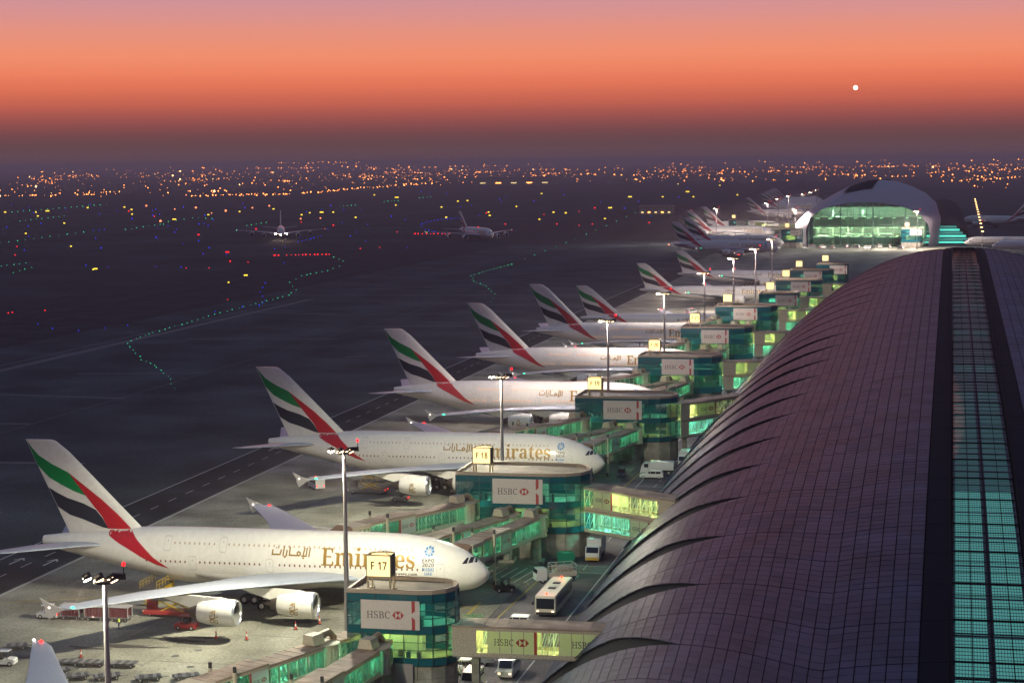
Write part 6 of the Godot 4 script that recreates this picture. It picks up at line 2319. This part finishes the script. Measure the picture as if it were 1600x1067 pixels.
func masts() -> void:
	var warm := Color(1.0, 0.98, 0.88)
	var cool := Color(1.0, 0.93, 0.9)
	var spots := [[-75.2, -166.1, 1500], [-77.0, -246.8, 1500], [-75.7, -337.1, 1350], [-76.7, -458.1, 1500], [-76.4, -554.4, 1400], [-76.7, -655.6, 1400], [-76.8, -753.5, 1400], [-75.8, -834.3, 1400], [-77.0, -933.9, 1400]]
	var where := ["nearest floodlight mast at the lower left, rising past the wing", "tall floodlight mast in front of the nearest airliner's lettering", "floodlight mast with red lamp in front of the second airliner's name", "floodlight mast before the third airliner", "fifth floodlight mast from the camera, before the fourth airliner", "sixth floodlight mast from the camera", "seventh floodlight mast from the camera", "very bright eighth floodlight mast from the camera", "ninth floodlight mast, at the far end of the towers"]
	for i in spots.size():
		mast(where[i], Vector3(spots[i][0], 0, spots[i][1]), spots[i][2] * (1.35 if i < 3 else 0.85 if i < 6 else 1.5), warm if i < 3 else cool)
	var far := [[-168.4, -1520.7, "bright lone mast above the tails left of the hall"], [-105.5, -1488.6, "brightest mast, at the left corner of the hall's roof"], [-14.5, -1417.5, "bright mast before the right side of the hall's glass"], [-142.9, -1685.8, "first mast of the faint far row left of the hall"], [-148.3, -1870.7, "second mast of the faint far row"], [-150.3, -2028.4, "third mast of the faint far row"], [-139.7, -2094.8, "fourth mast of the faint far row"], [-141.5, -2251.1, "fifth mast of the faint far row"], [-143.0, -2384.4, "farthest mast of the faint far row"]]
	for i in far.size():
		mast(far[i][2], Vector3(far[i][0], 0, far[i][1]), 6000.0 if i < 3 else 4000.0 if i in [3, 5, 7] else 0.0, cool)
	# lamps along the stands to the right of the far wing
	for i in 14:
		var t := thing("stand_lamp", "lamp in the bright row right of the teal far wing", "street lamp", Vector3(31.0 + 1.1 * i, 0, -1430.0 - 85.0 * i), 0.0, "row of lamps right of the far wing")
		var p := MB.new()
		p.tube(Vector3.ZERO, Vector3(0, 12.0, 0), 0.25, 0.15, 6)
		part("pole", p, M.pole, t)
		var h := MB.new()
		h.slab(Vector3(0, 12.1, 0), Vector3(1.6, 0.5, 1.2), 0.1)
		part("lamp_head", h, M.spot_city_white, t)


func traffic() -> void:
	apron_bus(Vector3(-54.6, 0, -277.0), -PI * 0.5)
	box_truck("white box truck with yellow bumper under the bridge at tower F 18", Vector3(-54.6, 0, -312.5), -PI * 0.5, M.yellow, 2.6)
	crew_truck("cream stake truck with railed load behind the bus", Vector3(-57.6, 0, -294.0), PI + 0.5)
	skip_bin("dark green waste container by the base of tower F 18", Vector3(-58.6, 0, -307.2), 0.3)
	green_cart("bright green cart by the nose wheel of the nearest airliner", Vector3(-63.8, 0, -264.0), 0.25)
	small_vehicle("pickup_car", "white car half hidden behind the bridge at tower F 17", "car", "car", Vector3(-57.6, 0, -263.5), PI, false)
	small_vehicle("pickup_truck", "white pickup with load rack beside the base of tower F 17", "pickup", "pickup", Vector3(-58.6, 0, -243.0), PI, false)
	small_vehicle("van", "white van with orange roof beacon at the lower edge", "van", "van", Vector3(-53.0, 0, -238.5), -PI * 0.5, true)
	small_vehicle("van", "white van cut by the lower edge beside the buggy", "van", "van", Vector3(-56.2, 0, -231.8), -PI * 0.5, false)
	tug("small white buggy in front of the pickup", Vector3(-58.4, 0, -237.6), PI, M.white_car, false)
	small_vehicle("estate_car", "white estate car on the road below tower F 19", "car", "car", Vector3(-57.0, 0, -394.0), PI, false)
	box_truck("white truck behind the estate car below tower F 19", Vector3(-56.6, 0, -400.0), PI, M.white_car, 1.7)
	box_truck("white truck close to the roof edge at tower F 19", Vector3(-52.4, 0, -412.0), -PI * 0.5, M.black, 2.2)
	tug("dark tow tractor under the empty jet bridge at tower F 19", Vector3(-63.4, 0, -395.0), -PI * 0.5, M.gear, false)
	tug("black pushback tractor at the nose of the nearest airliner", Vector3(-64.0, 0, -285.5), 0.4, M.black, false)
	tug("white tow tractor under the nearest airliner's wingtip", Vector3(-125.4, 0, -257.4), PI, M.white_car, true)
	for i in 3:
		baggage_cart(["maroon curtained baggage cart right behind the white tow tractor", "second maroon baggage cart of the train", "last maroon baggage cart, beside the floodlight pole"][i], Vector3(-121.9 + 3.75 * i, 0, -257.7), PI)
	cargo_loader("red cargo loader with raised platform under the wing of the nearest airliner", Vector3(-108.5, 0, -262.0), PI, M.red_paint)
	cargo_loader("yellow cargo loader at the rear hold of the nearest airliner", Vector3(-114.0, 0, -270.5), PI * 0.5, M.yellow)
	tug("red tow tractor in the engine's shadow", Vector3(-103.0, 0, -254.4), PI, M.red_paint, false)
	person("person in dark clothes and yellow-green safety vest walking under the wing", Vector3(-112.7, 0, -253.2), 2.6)
	person("person in safety vest standing behind the baggage train", Vector3(-119.6, 0, -262.6), 0.4)
	for q in [[-111.0, -236.9, "leftmost marker cone, by the bare wingtip"], [-96.9, -249.9, "marker cone below the outer engine"], [-92.5, -250.0, "marker cone between the two engines"], [-87.7, -256.8, "marker cone below the inner engine"], [-85.4, -260.6, "rightmost marker cone, next to the inner engine intake"]]:
		cone(q[2], Vector3(q[0], 0, q[1]))
	tug("white and blue buggy at the left edge", Vector3(-119.4, 0, -231.6), 0.1, M.white_car, false)
	dolly("black roller dolly at the left edge behind the buggy", Vector3(-122.0, 0, -240.0), 0.4)
	var k := 0
	for q in [[-110.6, -229.0], [-107.0, -226.8], [-103.0, -227.4], [-97.6, -227.8], [-93.0, -229.2], [-111.0, -233.2], [-107.6, -233.4], [-103.4, -233.6]]:
		dolly(["dark cargo dolly next to the bare wing", "second cargo dolly of the lower row", "cargo dolly at the foot of the floodlight pole", "cargo dolly right of the floodlight pole", "cargo dolly nearest the jet bridge cab", "leftmost cargo dolly of the upper row", "middle cargo dolly of the upper row", "rightmost cargo dolly of the upper row"][k], Vector3(q[0], 0, q[1]), 0.5 if k < 5 else 0.1)
		k += 1
	cargo_loader("orange lit loader behind the fourth airliner's tail", Vector3(-122.0, 0, -620.0), 0.3, M.red_paint)
	cargo_loader("grey cargo loader under the wing of the second airliner", Vector3(-110.0, 0, -368.0), PI, M.gear)
	tug("dark tow tractor beside the second airliner's outer engine", Vector3(-101.0, 0, -360.0), PI, M.gear, true)
	small_vehicle("van", "white van under the tail of the second airliner", "van", "van", Vector3(-122.0, 0, -372.0), 2.2, true)
	cargo_loader("red cargo loader behind the second airliner's far wing", Vector3(-112.0, 0, -432.0), PI, M.red_paint)
	small_vehicle("van", "white van with headlights between the third and fourth airliners", "van", "van", Vector3(-96.0, 0, -520.0), -1.2, true)
	for i in 6:
		small_vehicle("service_van", "white service van among the vehicles between the far stands", "van", "van", Vector3(-120.0 + 9.0 * i, 0, -790.0 - 17.0 * (i % 3)), 0.5 * i, true).set_meta("group", "vans between the far stands")
	for i in 9:
		small_vehicle("service_van", "white service van before the arched hall's glass", "van", "van", Vector3(-90.0 + 8.0 * i, 0, -1446.0 + 9.0 * (i % 3)), 0.7 * i, true).set_meta("group", "vans before the arched hall")


func dot_row(called: String, label: String, category: String, group: String, spots: Array, m: Material, size: float) -> void:
	var b := SphereMesh.new()
	b.radius = 0.5
	b.height = 1.0
	b.radial_segments = 6
	b.rings = 3
	for i in range(0, spots.size(), 2):
		var o := MeshInstance3D.new()
		o.name = numbered(called)
		o.mesh = b
		o.material_override = m
		add_child(o)
		var far := Vector2(spots[i], spots[i + 1]).length()
		var s := size * clampf(far / 1000.0, 0.45, 4.0) * rng.randf_range(0.6, 1.25)
		o.position = Vector3(spots[i], s * 0.35, spots[i + 1])
		o.scale = Vector3.ONE * s
		tag(o, label, category, group)


func airfield_lights() -> void:
	dot_row("taxiway_light", "green taxiway centreline light in a curving string", "airfield light", "green taxiway lights", SPOT_GREEN, M.spot_green, 0.27)
	dot_row("edge_light", "blue taxiway edge light on the dark airfield", "airfield light", "blue edge lights", SPOT_BLUE, M.spot_blue, 0.32)
	dot_row("stop_light", "red light on the dark airfield", "airfield light", "red airfield lights", SPOT_RED, M.spot_red, 0.66)
	dot_row("marker_light", "pale orange marker light on the dark airfield", "airfield light", "orange marker lights", SPOT_ORANGE, M.spot_orange, 1.0)
	var k := 0
	for pair in [[SPOT_SIGN, M.spot_sign, "yellow lit direction sign board on the dark airfield", "yellow airfield signs"], [SPOT_STOP, M.spot_red, "red lit holding sign board on the dark airfield", "red airfield signs"]]:
		var sp: Array = pair[0]
		for i in range(0, sp.size(), 2):
			var far := Vector2(sp[i], sp[i + 1]).length()
			var t := thing("airfield_sign", pair[2], "airfield sign", Vector3(sp[i], 0, sp[i + 1]), 0.2, pair[3])
			var s := clampf(far / 1600.0, 0.6, 2.4)
			var w: float = s * [1.3, 1.6, 1.2, 3.0, 1.4][k % 5]
			var f := MB.new()
			f.slab(Vector3(0, 0.5 * s + 0.1, 0), Vector3(w, 0.95 * s, 0.3), 0.05)
			part("lit_face", f, pair[1], t)
			var l := MB.new()
			for x in [-0.4, 0.4]:
				l.box(Vector3(x * w, 0.05, 0), Vector3(0.1, 0.12, 0.1))
			part("leg", l, M.black, t)
			k += 1


func far_city() -> void:
	# street lamps and blocks of the city: far too many to count
	var lamp := SphereMesh.new()
	lamp.radius = 0.5
	lamp.height = 1.0
	lamp.radial_segments = 5
	lamp.rings = 2
	var at := []
	var white := []
	var c := RandomNumberGenerator.new()
	c.seed = 91
	for row in LAMP_ROWS:
		for i in row.size() - 1:
			var a: Vector3 = row[i]
			var b: Vector3 = row[i + 1]
			var far := maxf(1000.0, -(a.z + b.z) * 0.5)
			var n := int(a.distance_to(b) * 1.0 / (far * 0.0035)) + int(Vector2(a.x - b.x, 0).length() / (far * 0.003)) + 3
			n = mini(n, 24)
			for j in n:
				var p := a.lerp(b, (j + c.randf_range(-0.3, 0.3)) / n)
				p.x += c.randfn(0.0, far * 0.003)
				p.z += c.randfn(0.0, far * 0.012)
				at.append([p, far * 0.00056 * lerpf(0.4, 1.4, pow(c.randf(), 1.6))])
	var hubs := []
	for i in 60:
		hubs.append(Vector2(c.randf(), pow(c.randf(), 1.4)))
	for i in 1700:
		var f := pow(c.randf(), 1.6)
		var across := c.randf()
		if c.randf() < 0.6:
			var hub: Vector2 = hubs[c.randi() % 60]
			f = clampf(hub.y + c.randfn(0.0, 0.035), 0.0, 1.0)
			across = clampf(hub.x + c.randfn(0.0, 0.018), 0.0, 1.0)
		var z := -lerpf(3500.0, 14500.0, f)
		var left := c.randf() < 0.7
		if not left:
			z = -lerpf(5000.0, 14500.0, f)
		var edge := -0.465 * -z
		var x := lerpf(edge - 200.0, 0.05 * -z + 200.0, across)
		# the airfield itself stays dark
		if x > -1150.0 - maxf(0.0, -z - 4000.0) * 0.12 and z > -5200.0 and x < 60.0:
			continue
		var y := c.randf_range(5.0, 14.0) + (c.randf_range(0.0, 45.0) if c.randf() < 0.16 else 0.0)
		var s := -z * 0.00052 * lerpf(0.35, 1.5, pow(c.randf(), 2.2))
		if c.randf() < 0.035:
			white.append([Vector3(x, y, z), s * 1.7])
		else:
			at.append([Vector3(x, y, z), s])
	var t := 0
	for pair in [[at, M.spot_city, "warm orange street lamps of the far city"], [white, M.spot_city_white, "brighter pale lamps scattered through the far city"]]:
		var mm := MultiMesh.new()
		mm.transform_format = MultiMesh.TRANSFORM_3D
		mm.mesh = lamp
		mm.instance_count = pair[0].size()
		for i in pair[0].size():
			mm.set_instance_transform(i, Transform3D(Basis().scaled(Vector3.ONE * pair[0][i][1]), pair[0][i][0]))
		var mi := MultiMeshInstance3D.new()
		mi.name = "city_lamps" if t == 0 else "city_floodlights"
		mi.multimesh = mm
		mi.material_override = pair[1]
		add_child(mi)
		tag(mi, pair[2], "city lights")
		stuff(mi)
		t += 1
	var blocks := MultiMesh.new()
	blocks.transform_format = MultiMesh.TRANSFORM_3D
	blocks.mesh = BoxMesh.new()
	blocks.instance_count = 700
	for i in 700:
		var z := -lerpf(4200.0, 14000.0, c.randf())
		var x := lerpf(-0.47 * -z, 0.05 * -z, c.randf())
		if x > -1250.0 - maxf(0.0, -z - 4000.0) * 0.12 and z > -5400.0:
			z -= 5000.0
		var h := c.randf_range(5.0, 16.0)
		blocks.set_instance_transform(i, Transform3D(Basis(Vector3.UP, c.randf()).scaled(Vector3(c.randf_range(15, 60), h, c.randf_range(15, 40))), Vector3(x, h * 0.5, z)))
	var bi := MultiMeshInstance3D.new()
	bi.name = "city_blocks"
	bi.multimesh = blocks
	bi.material_override = M.base_wall
	add_child(bi)
	tag(bi, "low dark blocks of the far city under its lights", "city")
	stuff(bi)
	# hangars one can tell apart
	for q in [[-330.0, -2330.0, 40.0, 10.0, "low lit cargo shed behind the far tails"], [-1150.0, -5350.0, 220.0, 22.0, "long hangar with a lit forecourt beyond the runway"]]:
		var h := thing("hangar", q[4], "building", Vector3(q[0], 0, q[1]))
		var b := MB.new()
		b.box(Vector3(0, q[3] * 0.5, 0), Vector3(q[2], q[3], q[2] * 0.4))
		part("wall", b, M.base_wall, h)
		var rf := MB.new()
		rf.box(Vector3(0, q[3] + 0.4, 0), Vector3(q[2] + 2.0, 0.8, q[2] * 0.4 + 2.0))
		part("roof", rf, M.grey_panel, h)
		for i in 5:
			var d := MB.new()
			d.box(Vector3(q[2] * (-0.4 + 0.2 * i), q[3] * 0.3, q[2] * 0.2 + 0.2), Vector3(q[2] * 0.07, q[3] * 0.14, 0.3))
			part("lit_window", d, M.spot_city if i % 2 else M.glow_sign, h)
